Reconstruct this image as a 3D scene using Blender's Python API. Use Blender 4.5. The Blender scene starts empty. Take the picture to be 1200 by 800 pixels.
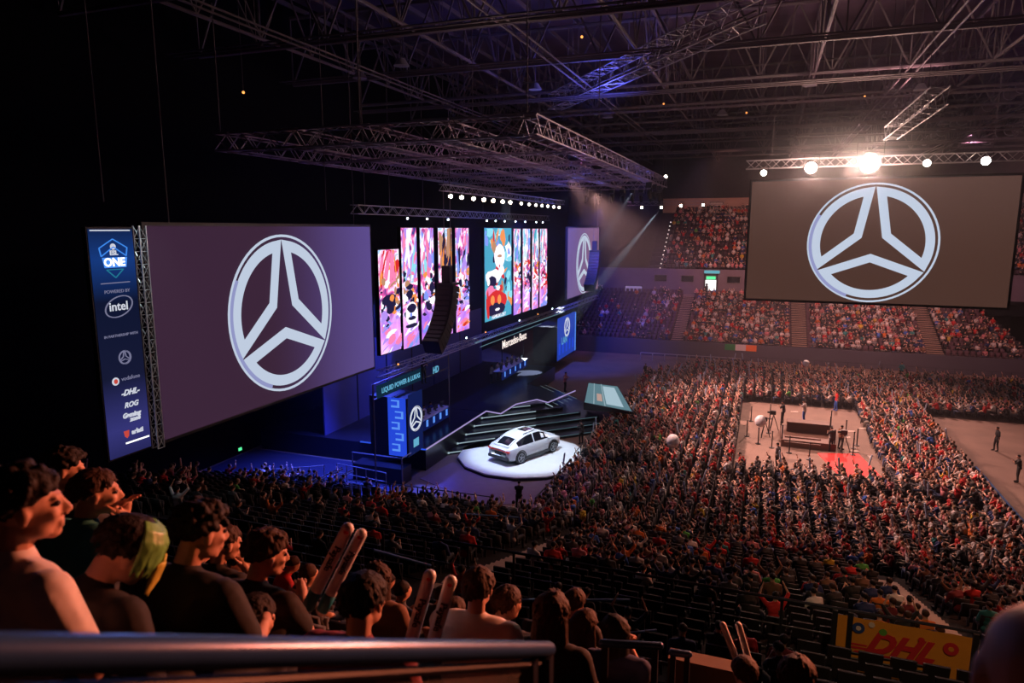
import bpy, bmesh, math, random
import numpy as np
from mathutils import Vector, Matrix, noise
C = bpy.context.scene.collection
S = bpy.context.scene
R = math.radians
# ------------------------------------------------------------------ camera
# world: X runs along the end stand, Y down the length of the hall, the stage is on the left side (X = -19.5)
cam = bpy.data.cameras.new('camera'); co = bpy.data.objects.new('camera', cam); C.objects.link(co)
co.location = (0, 0, 15); co.rotation_euler = (R(90 - 9.37), 0, R(20.3))
cam.lens = 24; cam.sensor_width = 36; cam.clip_end = 400; cam.clip_start = .05
cam.dof.use_dof = True; cam.dof.focus_distance = 30; cam.dof.aperture_fstop = 2.8
S.camera = co
# ------------------------------------------------------------------ world, exposure
w = bpy.data.worlds.new('world'); S.world = w; w.use_nodes = True
w.node_tree.nodes['Background'].inputs[0].default_value = (.0012, .001, .0018, 1)
S.view_settings.view_transform = 'Standard'; S.view_settings.look = 'None'
S.view_settings.exposure = 0.0; S.view_settings.gamma = 1; S.view_settings.use_curve_mapping = False
S.cycles.use_denoising = True
S.cycles.max_bounces = 4; S.cycles.diffuse_bounces = 2; S.cycles.glossy_bounces = 2
S.cycles.transmission_bounces = 3; S.cycles.volume_bounces = 0; S.cycles.transparent_max_bounces = 6
S.cycles.caustics_reflective = False; S.cycles.caustics_refractive = False
S.cycles.sample_clamp_indirect = 4; S.cycles.volume_step_rate = 4; S.cycles.volume_max_steps = 32
# ------------------------------------------------------------------ lights
def aim(o, t):
    o.rotation_euler = (Vector(t) - o.location).to_track_quat('-Z', 'Y').to_euler()
def spot(p, t, e, col, ang=60, blend=.6, size=.15):
    l = bpy.data.lights.new('spot_light', 'SPOT'); l.energy = e; l.color = col; l.spot_size = R(ang); l.spot_blend = blend
    l.shadow_soft_size = size
    o = bpy.data.objects.new('spot_light', l); C.objects.link(o); o.location = p; aim(o, t); return o
def area(p, t, e, col, sx, sy):
    l = bpy.data.lights.new('area_light', 'AREA'); l.energy = e; l.color = col; l.shape = 'RECTANGLE'; l.size = sx; l.size_y = sy
    o = bpy.data.objects.new('area_light', l); C.objects.link(o); o.location = p; aim(o, t); return o
WARM = (1, .50, .41); RED = (1, .20, .07); BLUE = (.06, .10, 1); PURP = (.55, .25, 1); COOL = (.72, .86, 1)
# audience wash over the floor crowd
spot((-15, 60, 18.4), (2, 55, 0), 62000, WARM, 58, .8, .3)
spot((-13, 46, 18.4), (4, 42, 0), 34000, WARM, 50, .8, .3)
spot((8, 82, 22), (6, 60, 0), 46000, WARM, 62, .8, .3)
spot((3, 60, 24), (3, 54, 0), 9000, (1, .66, .5), 44, .8, .4)
spot((16, 52, 24), (12, 52, 0), 7000, WARM, 70, .8, .4)
# far stands
spot((2, 66, 22), (4, 92, 4), 21000, (1, .42, .38), 75, .8, .5)
spot((20, 66, 22), (20, 92, 3), 14000, (1, .42, .38), 75, .8, .5)
spot((-5, 70, 22), (-3, 102, 14), 15000, (1, .45, .38), 48, .8, .5)
spot((18, 80, 24), (28, 104, 12), 5000, (.9, .4, .6), 70, .8, .5)
spot((-16, 62, 22), (-19, 92, 3), 4500, (.8, .25, .6), 60, .8, .5)
# near tier: red-orange light from the roof on the right, low enough to rim heads
spot((16, 30, 20), (-1, 22, 3), 6500, (1, .36, .22), 60, .9, .3)
spot((9, 20, 16.6), (-3, 3.0, 13.4), 26000, (1, .22, .09), 40, .8, .15)
spot((7, 30, 17), (-2.4, 3, 13.2), 7000, (1, .42, .30), 24, .8, .2)
spot((-9, 12, 16), (-1.0, .9, 14.2), 220, (.15, .3, 1), 14, .8, .3)  # added blue spot from the left, only to tint the handrail
spot((5, 3, 19), (.4, 1.1, 14.4), 220, (1, .36, .24), 14, .8, .2)  # added spot, only to light the top of the bald head
spot((3.5, 2, 20), (3.1, 15, 6.2), 2300, (1, .62, .35), 22, .7, .2)  # added spot, only to brighten the yellow banner
spot((10, 16, 22), (5, 22, 3), 1300, (1, .45, .25), 26, .7, .2)
# stage
spot((-14.5, 38, 17), (-14.3, 41.2, 0), 17000, COOL, 30, .5, .2)
spot((-9, 48, 18), (-14, 41.2, 1), 2600, COOL, 30, .5, .2)
spot((-12, 56, 17), (-10.5, 51, 1), 2500, COOL, 26, .6, .2)
spot((-17.2, 40, 16), (-22, 37, 2), 4000, BLUE, 70, .6, .2)
spot((-15.2, 66, 17), (-21, 74, 6), 16000, BLUE, 90, .8, .2)
spot((-16.5, 48, 16), (-24, 50, 6), 12000, BLUE, 80, .8, .2)
spot((-22, 35.5, 11), (-23.5, 32.5, 0), 26000, BLUE, 80, .8, .2)
spot((-14, 34, 12), (-13, 35, 0), 900, PURP, 60, .6, .2)
spot((-6, 70, 22), (-12, 70, 0), 4200, (.6, .35, .6), 70, .8, .3)
spot((-12, 74, 20), (-20, 88, 8), 9000, (.14, .10, 1), 80, .8, .3)
# rigging grid and roof lit from below
spot((-13, 50, 15.5), (-14, 48, 19), 260, (.12, .14, 1), 150, .5, .3)
spot((-15, 56, 15.5), (-15, 52, 19), 900, (.05, .10, 1), 140, .5, .3)
spot((-12, 34, 13.5), (-13, 36, 19), 260, (.85, .35, .75), 130, .5, .3)
spot((-10, 44, 22), (-12, 44, 31), 1400, (.10, .12, 1), 150, .5, .3)
spot((25, 62, 22), (26, 56, 27), 6000, (.45, .18, 1), 140, .5, .3)
spot((8, 50, 22), (4, 48, 28), 1500, (.85, .40, .45), 160, .5, .3)
spot((-12, 30, 21), (-14, 30, 28), 160, (.9, .6, .55), 160, .5, .3)
# narrow beams through the haze
spot((-12.6, 70, 19.3), (-20, 67, 6), 240000, (.75, .85, 1), 7, .3, .05)
spot((-10.2, 70, 16.9), (-19.5, 62, 3.5), 400000, (.75, .9, 1), 7, .3, .05)
spot((-17, 35.9, 16.6), (-18.5, 44, 8), 14000, (.75, .9, 1), 8, .3, .05)

# ------------------------------------------------------------------ materials
def mat(name, col=(.5, .5, .5), rough=.6, metal=0, emit=None, es=1, alpha=1, nz=0, nscale=20, trans=0, spec=.5):
    m = bpy.data.materials.new(name); m.use_nodes = True; nt = m.node_tree; b = nt.nodes['Principled BSDF']
    b.inputs['Base Color'].default_value = (*col, 1); b.inputs['Roughness'].default_value = rough
    b.inputs['Metallic'].default_value = metal; b.inputs['Alpha'].default_value = alpha
    b.inputs['Transmission Weight'].default_value = trans; b.inputs['Specular IOR Level'].default_value = spec
    if emit: b.inputs['Emission Color'].default_value = (*emit, 1); b.inputs['Emission Strength'].default_value = es
    if nz:
        t = nt.nodes.new('ShaderNodeTexCoord'); n = nt.nodes.new('ShaderNodeTexNoise'); n.inputs['Scale'].default_value = nscale
        n.inputs['Detail'].default_value = 3
        r = nt.nodes.new('ShaderNodeMix'); r.data_type = 'RGBA'
        r.inputs[6].default_value = (*[c * (1 - nz) for c in col], 1); r.inputs[7].default_value = (*[min(1, c * (1 + nz)) for c in col], 1)
        nt.links.new(t.outputs['Object'], n.inputs['Vector']); nt.links.new(n.outputs['Fac'], r.inputs[0]); nt.links.new(r.outputs[2], b.inputs['Base Color'])
    return m
M = dict(
    floor=mat('hall_floor', (.17, .115, .09), .75, nz=.35, nscale=.6),
    black=mat('black_drape', (.004, .004, .006), .95, spec=.04),
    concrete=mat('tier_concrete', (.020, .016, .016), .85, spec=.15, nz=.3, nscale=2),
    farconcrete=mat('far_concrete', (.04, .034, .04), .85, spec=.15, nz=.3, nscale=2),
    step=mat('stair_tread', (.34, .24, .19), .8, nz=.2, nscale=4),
    steel=mat('roof_steel', (.115, .095, .10), .7, .1),
    truss=mat('truss_aluminium', (.32, .31, .33), .5, .4),
    dark=mat('dark_metal', (.02, .02, .024), .5, .3),
    box=mat('cabinet_black', (.015, .015, .018), .6),
    seat=mat('seat_plastic', (.016, .013, .014), .5, spec=.25),
    brown=mat('vomitory_wall', (.16, .10, .06), .75, nz=.2, nscale=3),
    deck=mat('stage_deck', (.012, .012, .02), .28),
    white=mat('white_deck', (.62, .64, .68), .5, nz=.12, nscale=1.5),
    purple=mat('purple_light_paint', (.16, .11, .17), .7, nz=.2, nscale=2),
    rail=mat('rail_paint', (.03, .085, .22), .28, .2, nz=.15, nscale=6),
    railpost=mat('rail_post_paint', (.012, .016, .03), .4, .2),
    glass=mat('guard_glass', (.8, .8, .8), .1, alpha=.12),
    carwhite=mat('car_paint', (.72, .76, .84), .25, spec=.7),
    carglass=mat('car_glass', (.01, .012, .018), .08, spec=.8),
    tyre=mat('tyre_rubber', (.012, .012, .013), .7),
    rim=mat('alloy_rim', (.35, .37, .40), .3, .8),
    tail=mat('tail_lamp', (.25, .02, .02), .3, emit=(1, .05, .03), es=.3),
    bumper=mat('bumper_plastic', (.03, .03, .035), .5),
    stick=mat('stick_plastic', (.70, .74, .80), .35),
    stickred=mat('stick_red', (.6, .02, .03), .4), stickteal=mat('stick_teal', (.02, .22, .30), .4),
    ink=mat('ink_navy', (.01, .02, .06), .5),
    yellow=mat('banner_yellow', (.62, .25, .025), .7, nz=.12, nscale=5),
    bred=mat('banner_red', (.50, .02, .03), .7), bblue=mat('banner_blue', (.02, .05, .18), .7), bgreen=mat('banner_green', (.10, .30, .04), .7),
    bwhite=mat('banner_white', (.6, .5, .45), .7),
    skin=mat('skin', (.52, .30, .21), .55, spec=.3, nz=.08, nscale=30),
    hairdark=mat('hair_dark', (.009, .006, .005), .7, spec=.25, nz=.5, nscale=60),
    hairbrown=mat('hair_brown', (.042, .020, .011), .7, spec=.25, nz=.5, nscale=60),
    eye=mat('eye', (.05, .04, .04), .2),
    trous=mat('trousers', (.02, .022, .03), .8),
    red=mat('carpet_red', (.62, .03, .03), .7, nz=.1, nscale=3),
    wood=mat('riser_wood', (.10, .05, .035), .6, nz=.2, nscale=3),
    balloon=mat('balloon', (.75, .78, .82), .25),
    yellowwall=mat('yellow_wall', (.65, .48, .10), .7, nz=.15, nscale=1.2),
)
for k_ in ('hairdark', 'hairbrown'):
    nt_ = M[k_].node_tree; n_w = nt_.nodes.new('ShaderNodeTexNoise'); n_w.inputs['Scale'].default_value = 120; n_w.inputs['Detail'].default_value = 2; b_w = nt_.nodes.new('ShaderNodeBump'); b_w.inputs['Strength'].default_value = .9; b_w.inputs['Distance'].default_value = .006
    t_w = nt_.nodes.new('ShaderNodeTexCoord'); m_w = nt_.nodes.new('ShaderNodeMapping'); m_w.inputs['Scale'].default_value = (1, 1, .22); nt_.links.new(t_w.outputs['Object'], m_w.inputs[0]); nt_.links.new(m_w.outputs[0], n_w.inputs['Vector'])
    nt_.links.new(n_w.outputs['Fac'], b_w.inputs['Height']); nt_.links.new(b_w.outputs[0], nt_.nodes['Principled BSDF'].inputs['Normal'])
def emis(name, col, s=1.0):
    m = bpy.data.materials.new(name); m.use_nodes = True; nt = m.node_tree; nt.nodes.clear()
    e = nt.nodes.new('ShaderNodeEmission'); e.inputs[0].default_value = (*col, 1); e.inputs[1].default_value = s
    o = nt.nodes.new('ShaderNodeOutputMaterial'); nt.links.new(e.outputs[0], o.inputs[0]); return m
E = dict(
    lamp=emis('lamp_lens', (1, .82, .66), 260), lampsmall=emis('lamp_lens_small', (1, .80, .58), 45), lampcool=emis('lamp_lens_cool', (.75, .9, 1), 12),
    star=emis('emblem_light', (.52, .60, .74), 1.0), star2=emis('emblem_edge', (.28, .30, .55), 1.0), starsm=emis('emblem_white', (.8, .85, 1), .8),
    led=emis('led_white', (.55, .75, .85), .55), ledpink=emis('led_lilac', (.45, .36, .75), .8), ledblue=emis('led_blue', (.03, .10, .9), .8),
    booth=emis('booth_blue', (.02, .07, .75), .9), boothlt=emis('booth_light', (.10, .28, .9), 1), cyan=emis('cyan_text', (.15, .5, .75), .8),
    white=emis('white_light', (1, 1, 1), 1.6), green=emis('exit_green', (.1, .9, .35), 1.2), txt=emis('text_white', (.75, .78, .9), .8),
    txtdim=emis('text_dim', (.22, .22, .36), .8), blue=emis('text_blue', (.05, .25, .85), 1.0), redt=emis('text_red', (.7, .08, .06), .8),
    navy=emis('banner_navy', (.012, .018, .07), 1.0), orange=emis('orange_light', (1, .35, .08), 2.0), pale=emis('pale_panel', (.45, .62, .72), .85),
    palecy=emis('pale_cyan', (.16, .30, .36), .7), wsign=emis('sign_white', (1, .85, .8), 1.2), phone=emis('phone', (.75, .85, 1), 3),
)
def picture_mat(name, dark=.0, hue=0):
    """moving-picture content of the tall LED panels: pink, white, cyan and orange shapes above a lavender ground"""
    m = bpy.data.materials.new(name); m.use_nodes = True; nt = m.node_tree; nt.nodes.clear(); L = nt.links.new
    tc = nt.nodes.new('ShaderNodeTexCoord'); mp = nt.nodes.new('ShaderNodeMapping'); L(tc.outputs['Object'], mp.inputs[0])
    mp.inputs['Location'].default_value = (hue * 3.1, hue * 1.7, hue)
    n1 = nt.nodes.new('ShaderNodeTexNoise'); n1.inputs['Scale'].default_value = .75; n1.inputs['Detail'].default_value = 5; n1.inputs['Distortion'].default_value = 1.6; L(mp.outputs[0], n1.inputs['Vector'])
    r1 = nt.nodes.new('ShaderNodeValToRGB'); cr = r1.color_ramp; cr.interpolation = 'LINEAR'
    cols = [(.0, (.02, .02, .10)), (.36, (.04, .05, .25)), (.44, (.75, .08, .35)), (.50, (1, .55, .85)), (.55, (.95, .9, 1)), (.61, (.25, .55, .95)), (.68, (1, .35, .12)), (.8, (.9, .7, .5))]
    while len(cr.elements) < len(cols): cr.elements.new(.5)
    for e_, (p, c) in zip(cr.elements, cols): e_.position = p; e_.color = (*c, 1)
    L(n1.outputs['Fac'], r1.inputs[0])
    sx = nt.nodes.new('ShaderNodeSeparateXYZ'); L(tc.outputs['Object'], sx.inputs[0])
    n2 = nt.nodes.new('ShaderNodeTexNoise'); n2.inputs['Scale'].default_value = .6; n2.inputs['Detail'].default_value = 3; L(mp.outputs[0], n2.inputs['Vector'])
    r2 = nt.nodes.new('ShaderNodeValToRGB'); cols = [(.3, (.28, .12, .75)), (.5, (.75, .30, .85)), (.65, (1, .6, .9))]
    while len(r2.color_ramp.elements) < 3: r2.color_ramp.elements.new(.5)
    for e_, (p, c) in zip(r2.color_ramp.elements, cols): e_.position = p; e_.color = (*c, 1)
    L(n2.outputs['Fac'], r2.inputs[0])
    mr = nt.nodes.new('ShaderNodeMapRange'); mr.inputs[1].default_value = 1.6; mr.inputs[2].default_value = 2.6; L(sx.outputs['Z'], mr.inputs[0])
    mx = nt.nodes.new('ShaderNodeMix'); mx.data_type = 'RGBA'; L(mr.outputs[0], mx.inputs[0]); L(r2.outputs[0], mx.inputs[6]); L(r1.outputs[0], mx.inputs[7])
    e = nt.nodes.new('ShaderNodeEmission'); L(mx.outputs[2], e.inputs[0]); e.inputs[1].default_value = 1.25
    o = nt.nodes.new('ShaderNodeOutputMaterial'); L(e.outputs[0], o.inputs[0]); return m
def screen_mat(name, c0, c1, axis, lo, hi):
    """big screen: self-lit ground running from one tone to another"""
    m = bpy.data.materials.new(name); m.use_nodes = True; nt = m.node_tree; L = nt.links.new; b = nt.nodes['Principled BSDF']
    tc = nt.nodes.new('ShaderNodeTexCoord'); sx = nt.nodes.new('ShaderNodeSeparateXYZ'); L(tc.outputs['Object'], sx.inputs[0])
    mr = nt.nodes.new('ShaderNodeMapRange'); mr.interpolation_type = 'SMOOTHSTEP'; mr.inputs[1].default_value = lo; mr.inputs[2].default_value = hi; L(sx.outputs[axis], mr.inputs[0])
    mx = nt.nodes.new('ShaderNodeMix'); mx.data_type = 'RGBA'; mx.inputs[6].default_value = (*c0, 1); mx.inputs[7].default_value = (*c1, 1); L(mr.outputs[0], mx.inputs[0])
    b.inputs['Base Color'].default_value = (.018, .015, .016, 1); b.inputs['Roughness'].default_value = .95; b.inputs['Specular IOR Level'].default_value = .02
    L(mx.outputs[2], b.inputs['Emission Color']); b.inputs['Emission Strength'].default_value = 1; return m
def info_mat(name, rough=.8):
    m = bpy.data.materials.new(name); m.use_nodes = True; nt = m.node_tree
    o = nt.nodes.new('ShaderNodeObjectInfo'); nt.links.new(o.outputs['Color'], nt.nodes['Principled BSDF'].inputs['Base Color'])
    nt.nodes['Principled BSDF'].inputs['Roughness'].default_value = rough; return m
def attr_mat(name, rough=.75):
    m = bpy.data.materials.new(name); m.use_nodes = True; nt = m.node_tree
    o = nt.nodes.new('ShaderNodeAttribute'); o.attribute_name = 'tint'; nt.links.new(o.outputs['Color'], nt.nodes['Principled BSDF'].inputs['Base Color'])
    nt.nodes['Principled BSDF'].inputs['Roughness'].default_value = rough; return m
M['shirtinfo'] = info_mat('shirt_cloth'); M['tint'] = attr_mat('crowd_tint')

# ------------------------------------------------------------------ mesh helpers
class MB:
    def __init__(s): s.v = []; s.f = []; s.m = []
    def add(s, v, f, mi=0):
        o = len(s.v); s.v += [tuple(p) for p in v]; s.f += [tuple(i + o for i in q) for q in f]; s.m += [mi] * len(f); return s
    def box(s, a, b, mi=0):
        x0, y0, z0 = [min(p, q) for p, q in zip(a, b)]; x1, y1, z1 = [max(p, q) for p, q in zip(a, b)]
        return s.add([(x0, y0, z0), (x1, y0, z0), (x1, y1, z0), (x0, y1, z0), (x0, y0, z1), (x1, y0, z1), (x1, y1, z1), (x0, y1, z1)],
                     [(0, 3, 2, 1), (4, 5, 6, 7), (0, 1, 5, 4), (1, 2, 6, 5), (2, 3, 7, 6), (3, 0, 4, 7)], mi)
    def obox(s, c, half, rot, mi=0):
        m = Matrix.Rotation(rot, 3, 'Z') if isinstance(rot, (int, float)) else rot
        vs = [Vector(c) + m @ Vector((sx * half[0], sy * half[1], sz * half[2])) for sx, sy, sz in
              [(-1, -1, -1), (1, -1, -1), (1, 1, -1), (-1, 1, -1), (-1, -1, 1), (1, -1, 1), (1, 1, 1), (-1, 1, 1)]]
        return s.add(vs, [(0, 3, 2, 1), (4, 5, 6, 7), (0, 1, 5, 4), (1, 2, 6, 5), (2, 3, 7, 6), (3, 0, 4, 7)], mi)
    def tube(s, p, q, r, r2=None, n=6, mi=0):
        p = Vector(p); q = Vector(q); r2 = r if r2 is None else r2; d = q - p
        if d.length < 1e-6: return s
        d.normalize(); a = d.orthogonal().normalized(); b = d.cross(a)
        vs = []
        for c, rr in ((p, r), (q, r2)):
            for i in range(n):
                t = 2 * math.pi * i / n; vs.append(c + (a * math.cos(t) + b * math.sin(t)) * rr)
        return s.add(vs, [(i, (i + 1) % n, n + (i + 1) % n, n + i) for i in range(n)] + [tuple(range(n))[::-1], tuple(range(n, 2 * n))], mi)
    def path(s, pts, r, n=8, mi=0):
        for a, b in zip(pts, pts[1:]): s.tube(a, b, r, n=n, mi=mi)
        return s
    def cap(s, p, q, r, r2=None, n=8, mi=0):
        p = Vector(p); q = Vector(q); r2 = r if r2 is None else r2; d = q - p
        if d.length < 1e-5: d = Vector((0, 0, 1e-4)); q = p + d
        d = d.normalized(); a = d.orthogonal().normalized(); b = d.cross(a)
        rings = []; K = 3
        for k in range(K): t = math.pi / 2 * (k + .35) / (K + .0) ; rings.append((p - d * r * math.cos(t), r * math.sin(t)))
        rings.append((p, r)); rings.append((q, r2))
        for k in range(K - 1, -1, -1): t = math.pi / 2 * (k + .35) / K; rings.append((q + d * r2 * math.cos(t), r2 * math.sin(t)))
        vs = []
        for c, rr in rings:
            for i in range(n): t = 2 * math.pi * i / n; vs.append(c + (a * math.cos(t) + b * math.sin(t)) * rr)
        m = len(rings); fs = [(k * n + i, k * n + (i + 1) % n, (k + 1) * n + (i + 1) % n, (k + 1) * n + i) for k in range(m - 1) for i in range(n)]
        fs += [tuple(range(n))[::-1], tuple(range((m - 1) * n, m * n))]
        return s.add(vs, fs, mi)
    def ell(s, c, r, M3=None, nu=10, nv=7, mi=0):
        c = Vector(c); vs = []
        for j in range(1, nv):
            ph = math.pi * j / nv
            for i in range(nu):
                t = 2 * math.pi * i / nu; p = Vector((r[0] * math.sin(ph) * math.cos(t), r[1] * math.sin(ph) * math.sin(t), r[2] * math.cos(ph)))
                vs.append(c + (M3 @ p if M3 else p))
        fs = [(j * nu + i, (j + 1) * nu + i, (j + 1) * nu + (i + 1) % nu, j * nu + (i + 1) % nu) for j in range(nv - 2) for i in range(nu)]
        t0 = Vector((0, 0, r[2])); vs += [c + (M3 @ t0 if M3 else t0), c - (M3 @ t0 if M3 else t0)]; a = len(vs) - 2
        fs += [(a, i, (i + 1) % nu) for i in range(nu)] + [(a + 1, (nv - 2) * nu + (i + 1) % nu, (nv - 2) * nu + i) for i in range(nu)]
        return s.add(vs, fs, mi)
    def mesh(s, name, mats, smooth=False):
        me = bpy.data.meshes.new(name); me.from_pydata(s.v, [], s.f); me.update()
        for m in (mats if isinstance(mats, (list, tuple)) else [mats]): me.materials.append(m)
        if any(s.m): me.polygons.foreach_set('material_index', s.m)
        if smooth: me.polygons.foreach_set('use_smooth', [True] * len(me.polygons))
        return me
def link(name, me, parent=None, loc=None):
    o = bpy.data.objects.new(name, me); C.objects.link(o)
    if parent: o.parent = parent
    if loc is not None: o.location = loc
    return o
def tag(o, label=None, cat=None, group=None, kind=None):
    if label: o['label'] = label
    if cat: o['category'] = cat
    if group: o['group'] = group
    if kind: o['kind'] = kind
    return o
SPLIT = {'cables': 'cable', 'yoke': None, 'post': None, 'side_rails': 'side_rail', 'hangers': 'hanger', 'band_truss': 'band_tube', 'mid_rail': 'mid_rail', 'desk_side': 'desk_side', 'glass_rib': None}
def build(name, mb, mats, parent=None, loc=None, smooth=False):
    """mb is in world coordinates; loc becomes the origin"""
    if SPLIT.get(name):
        isl = []                                        # every separate piece becomes a part of its own
        for vs, fs in islands(mb): q = MB(); q.v = vs; q.f = fs; q.m = [0] * len(fs); isl.append(q)
        if len(isl) > 1:
            for q in isl: o = build_one(SPLIT[name], q, mats, parent, loc, smooth)
            return o
    return build_one(name, mb, mats, parent, loc, smooth)
def islands(mb):
    n = len(mb.v); p = list(range(n))
    def fd(i):
        while p[i] != i: p[i] = p[p[i]]; i = p[i]
        return i
    for f in mb.f:
        for k in f[1:]: p[fd(k)] = fd(f[0])
    g = {}
    for f in mb.f: g.setdefault(fd(f[0]), []).append(f)
    for fs in g.values():
        ids = sorted({i for f in fs for i in f}); mp = {a: b for b, a in enumerate(ids)}; yield [mb.v[i] for i in ids], [tuple(mp[i] for i in f) for f in fs]
def build_one(name, mb, mats, parent=None, loc=None, smooth=False):
    if parent is not None and loc is None: base = Vector(parent_world(parent))
    else: base = Vector(loc or (0, 0, 0))
    if base.length > 0: mb.v = [(x - base.x, y - base.y, z - base.z) for x, y, z in mb.v]
    o = link(name, mb.mesh(name, mats, smooth), parent)
    if parent is None: o.location = base
    return o
def parent_world(p):
    v = Vector(p.location)
    while p.parent: p = p.parent; v += p.location
    return v
def empty(name, loc, label, cat, group=None):
    o = link(name, None, None, loc); return tag(o, label, cat, group)
def struct(name, mb, m, smooth=False):
    o = build(name, mb, m, smooth=smooth); o['kind'] = 'structure'; return o
def copy_tree(o, parent=None):
    c = o.copy(); C.objects.link(c)
    if parent: c.parent = parent
    for ch in [x for x in KIDS.get(o, [])]: copy_tree(ch, c)
    return c
KIDS = {}
def text_obj(txt, mtl, size, origin, right, up, parent, name='lettering', shear=0, bold=0, off=.0, align='CENTER'):
    cu = bpy.data.curves.new('t', 'FONT'); cu.body = txt; cu.size = size; cu.align_x = align; cu.align_y = 'CENTER'; cu.shear = shear; cu.offset = bold; cu.resolution_u = 3
    cu.extrude = .006
    t = bpy.data.objects.new('t', cu); C.objects.link(t); bpy.context.view_layer.update()
    me = bpy.data.meshes.new_from_object(t.evaluated_get(bpy.context.evaluated_depsgraph_get()))
    bpy.data.objects.remove(t); bpy.data.curves.remove(cu)
    right = Vector(right).normalized(); up = Vector(up).normalized(); nrm = right.cross(up)
    o3 = Vector(origin) - parent_world(parent)
    for v in me.vertices: c = v.co.copy(); v.co = o3 + right * c.x + up * c.y + nrm * (c.z + off)
    me.materials.clear(); me.materials.append(mtl)
    return link(name, me, parent)

def lattice(name, p, q, s, seg, parent, r=.035, mtl=None, label=None, skip=False):
    """box truss: chord tubes as one part, diagonals as one part"""
    p = Vector(p); q = Vector(q); d = (q - p); L_ = d.length; d.normalize()
    up = Vector((0, 0, 1)) if abs(d.z) < .9 else Vector((1, 0, 0)); a = d.cross(up).normalized(); b = a.cross(d).normalized()
    cs = [a * s / 2 + b * s / 2, -a * s / 2 + b * s / 2, -a * s / 2 - b * s / 2, a * s / 2 - b * s / 2]
    ch = MB(); di = MB(); n = max(2, int(L_ / seg))
    for c in cs: ch.tube(p + c, q + c, r, n=4)
    for k in range(n):
        t0 = p + d * L_ * k / n; t1 = p + d * L_ * (k + 1) / n
        for j in range(4):
            c0, c1 = cs[j], cs[(j + 1) % 4]
            di.tube(t0 + (c0 if k % 2 else c1), t1 + (c1 if k % 2 else c0), r * .6, n=3)
        if not skip: di.tube(t0 + cs[0], t0 + cs[1], r * .6, n=3); di.tube(t0 + cs[2], t0 + cs[3], r * .6, n=3)
    build('chords', ch, mtl or M['truss'], parent); build('bracing', di, mtl or M['truss'], parent)

rnd = random.Random(7)
ORD = 'first second third fourth fifth sixth seventh eighth ninth tenth eleventh twelfth thirteenth fourteenth fifteenth sixteenth seventeenth eighteenth nineteenth twentieth'.split()
TENS = {20: 'twenty', 30: 'thirty', 40: 'forty', 50: 'fifty', 60: 'sixty', 70: 'seventy', 80: 'eighty'}
def ordn(n):
    n = max(1, n)
    return ORD[n - 1] if n <= 20 else (TENS[n // 10 * 10] + '-' + ORD[n % 10 - 1] if n % 10 else TENS[n // 10 * 10] + 'th')

# ================================================================== STRUCTURE
struct('floor', MB().box((-34, 8, -.3), (34, 118, 0)), M['floor'])
struct('wall_left', MB().box((-33, -12, 0), (-32.6, 118, 31)), M['black'])
struct('wall_right', MB().box((44, -12, 0), (44.4, 118, 31)), M['black'])
struct('wall_far', MB().box((-33, 116, 0), (44, 116.4, 31)), M['farconcrete'])
struct('ceiling', MB().box((-33, -12, 31), (44, 116, 31.4)), mat('roof_deck', (.12, .09, .12), .95, nz=.7, nscale=.25, spec=.05))
struct('wall_near', MB().box((-33, -12.4, 0), (44, -12, 31)), M['black'])
# near lower tier: steps rising towards the camera
NR, NY0, NP, NZ0, NH = 23, 30.6, .85, .55, .285
def near_row(i): return NY0 - NP * i, NZ0 + NH * i
tier = MB()
for i in range(NR):
    y, z = near_row(i); tier.box((-27, y - NP, 0 if i == 0 else z - NH), (16, y, z))
struct('floor_lower_tier', tier, M['concrete'])
# upper tier where the camera stands
up = MB(); UP, UH = .8, .489
def up_row(k): return .2 + .8 * k, 13.80 - UH * k    # front edge of row k, its floor height
for k in range(-3, 12):
    y, z = up_row(k)
    if y > 1.4: up.box((-24, y - UP, z - .6), (-.75, y, z)); up.box((0, y - UP, z - .6), (24, y, z))
    else: up.box((-24, y - UP, z - .6), (24, y, z))
struct('floor_upper_tier', up, M['concrete'])
struct('wall_vomitory', MB().box((-.75, 6.9, 6.2), (0, 7.1, 10.42)).box((-.8, 2.2, 6.2), (-.72, 7.0, 9.5)).box((0, 1.6, 6.2), (.08, 7.0, 9.5)), M['brown'])
struct('wall_parapet', MB().box((-24, 9.05, 6.9), (24, 9.2, 8.6)), M['concrete'])
# far lower tier
def far_lo(i): return 82 + .85 * i, 1.5 + .32 * i
def far_up(i): return 97 + .85 * i, 9.3 + .58 * i
t = MB()
for i in range(15):
    y, z = far_lo(i); t.box((-24, y, 0), (27 - max(0, (y - 82)) * .25, y + .85, z))
struct('floor_far_tier', t, M['farconcrete'])
t = MB()
for i in range(15):
    y, z = far_up(i); t.box((-15.5 - .0 * i, y, z - 1), (44, y + .85, z))
struct('floor_far_upper_tier', t, M['farconcrete'])
struct('wall_concourse', MB().box((-24, 95.6, 5.8), (44, 96, 9.6)), mat('concourse_wall', (.13, .10, .13), .8, nz=.2, nscale=1))
struct('wall_far_top', MB().box((-15.5, 109.6, 17), (44, 110, 19.6)), mat('top_wall', (.42, .26, .20), .8, nz=.2, nscale=.6))
struct('wall_tier_front', MB().box((-24, 81.5, 0), (27, 81.9, 1.9)), mat('tier_front', (.06, .055, .08), .7))
struct('wall_far_right', MB().box((27.3, 80, 0), (27.8, 95, 6.5)).box((23.5, 90, 5.4), (44, 95, 6.6)), M['black'])
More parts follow.
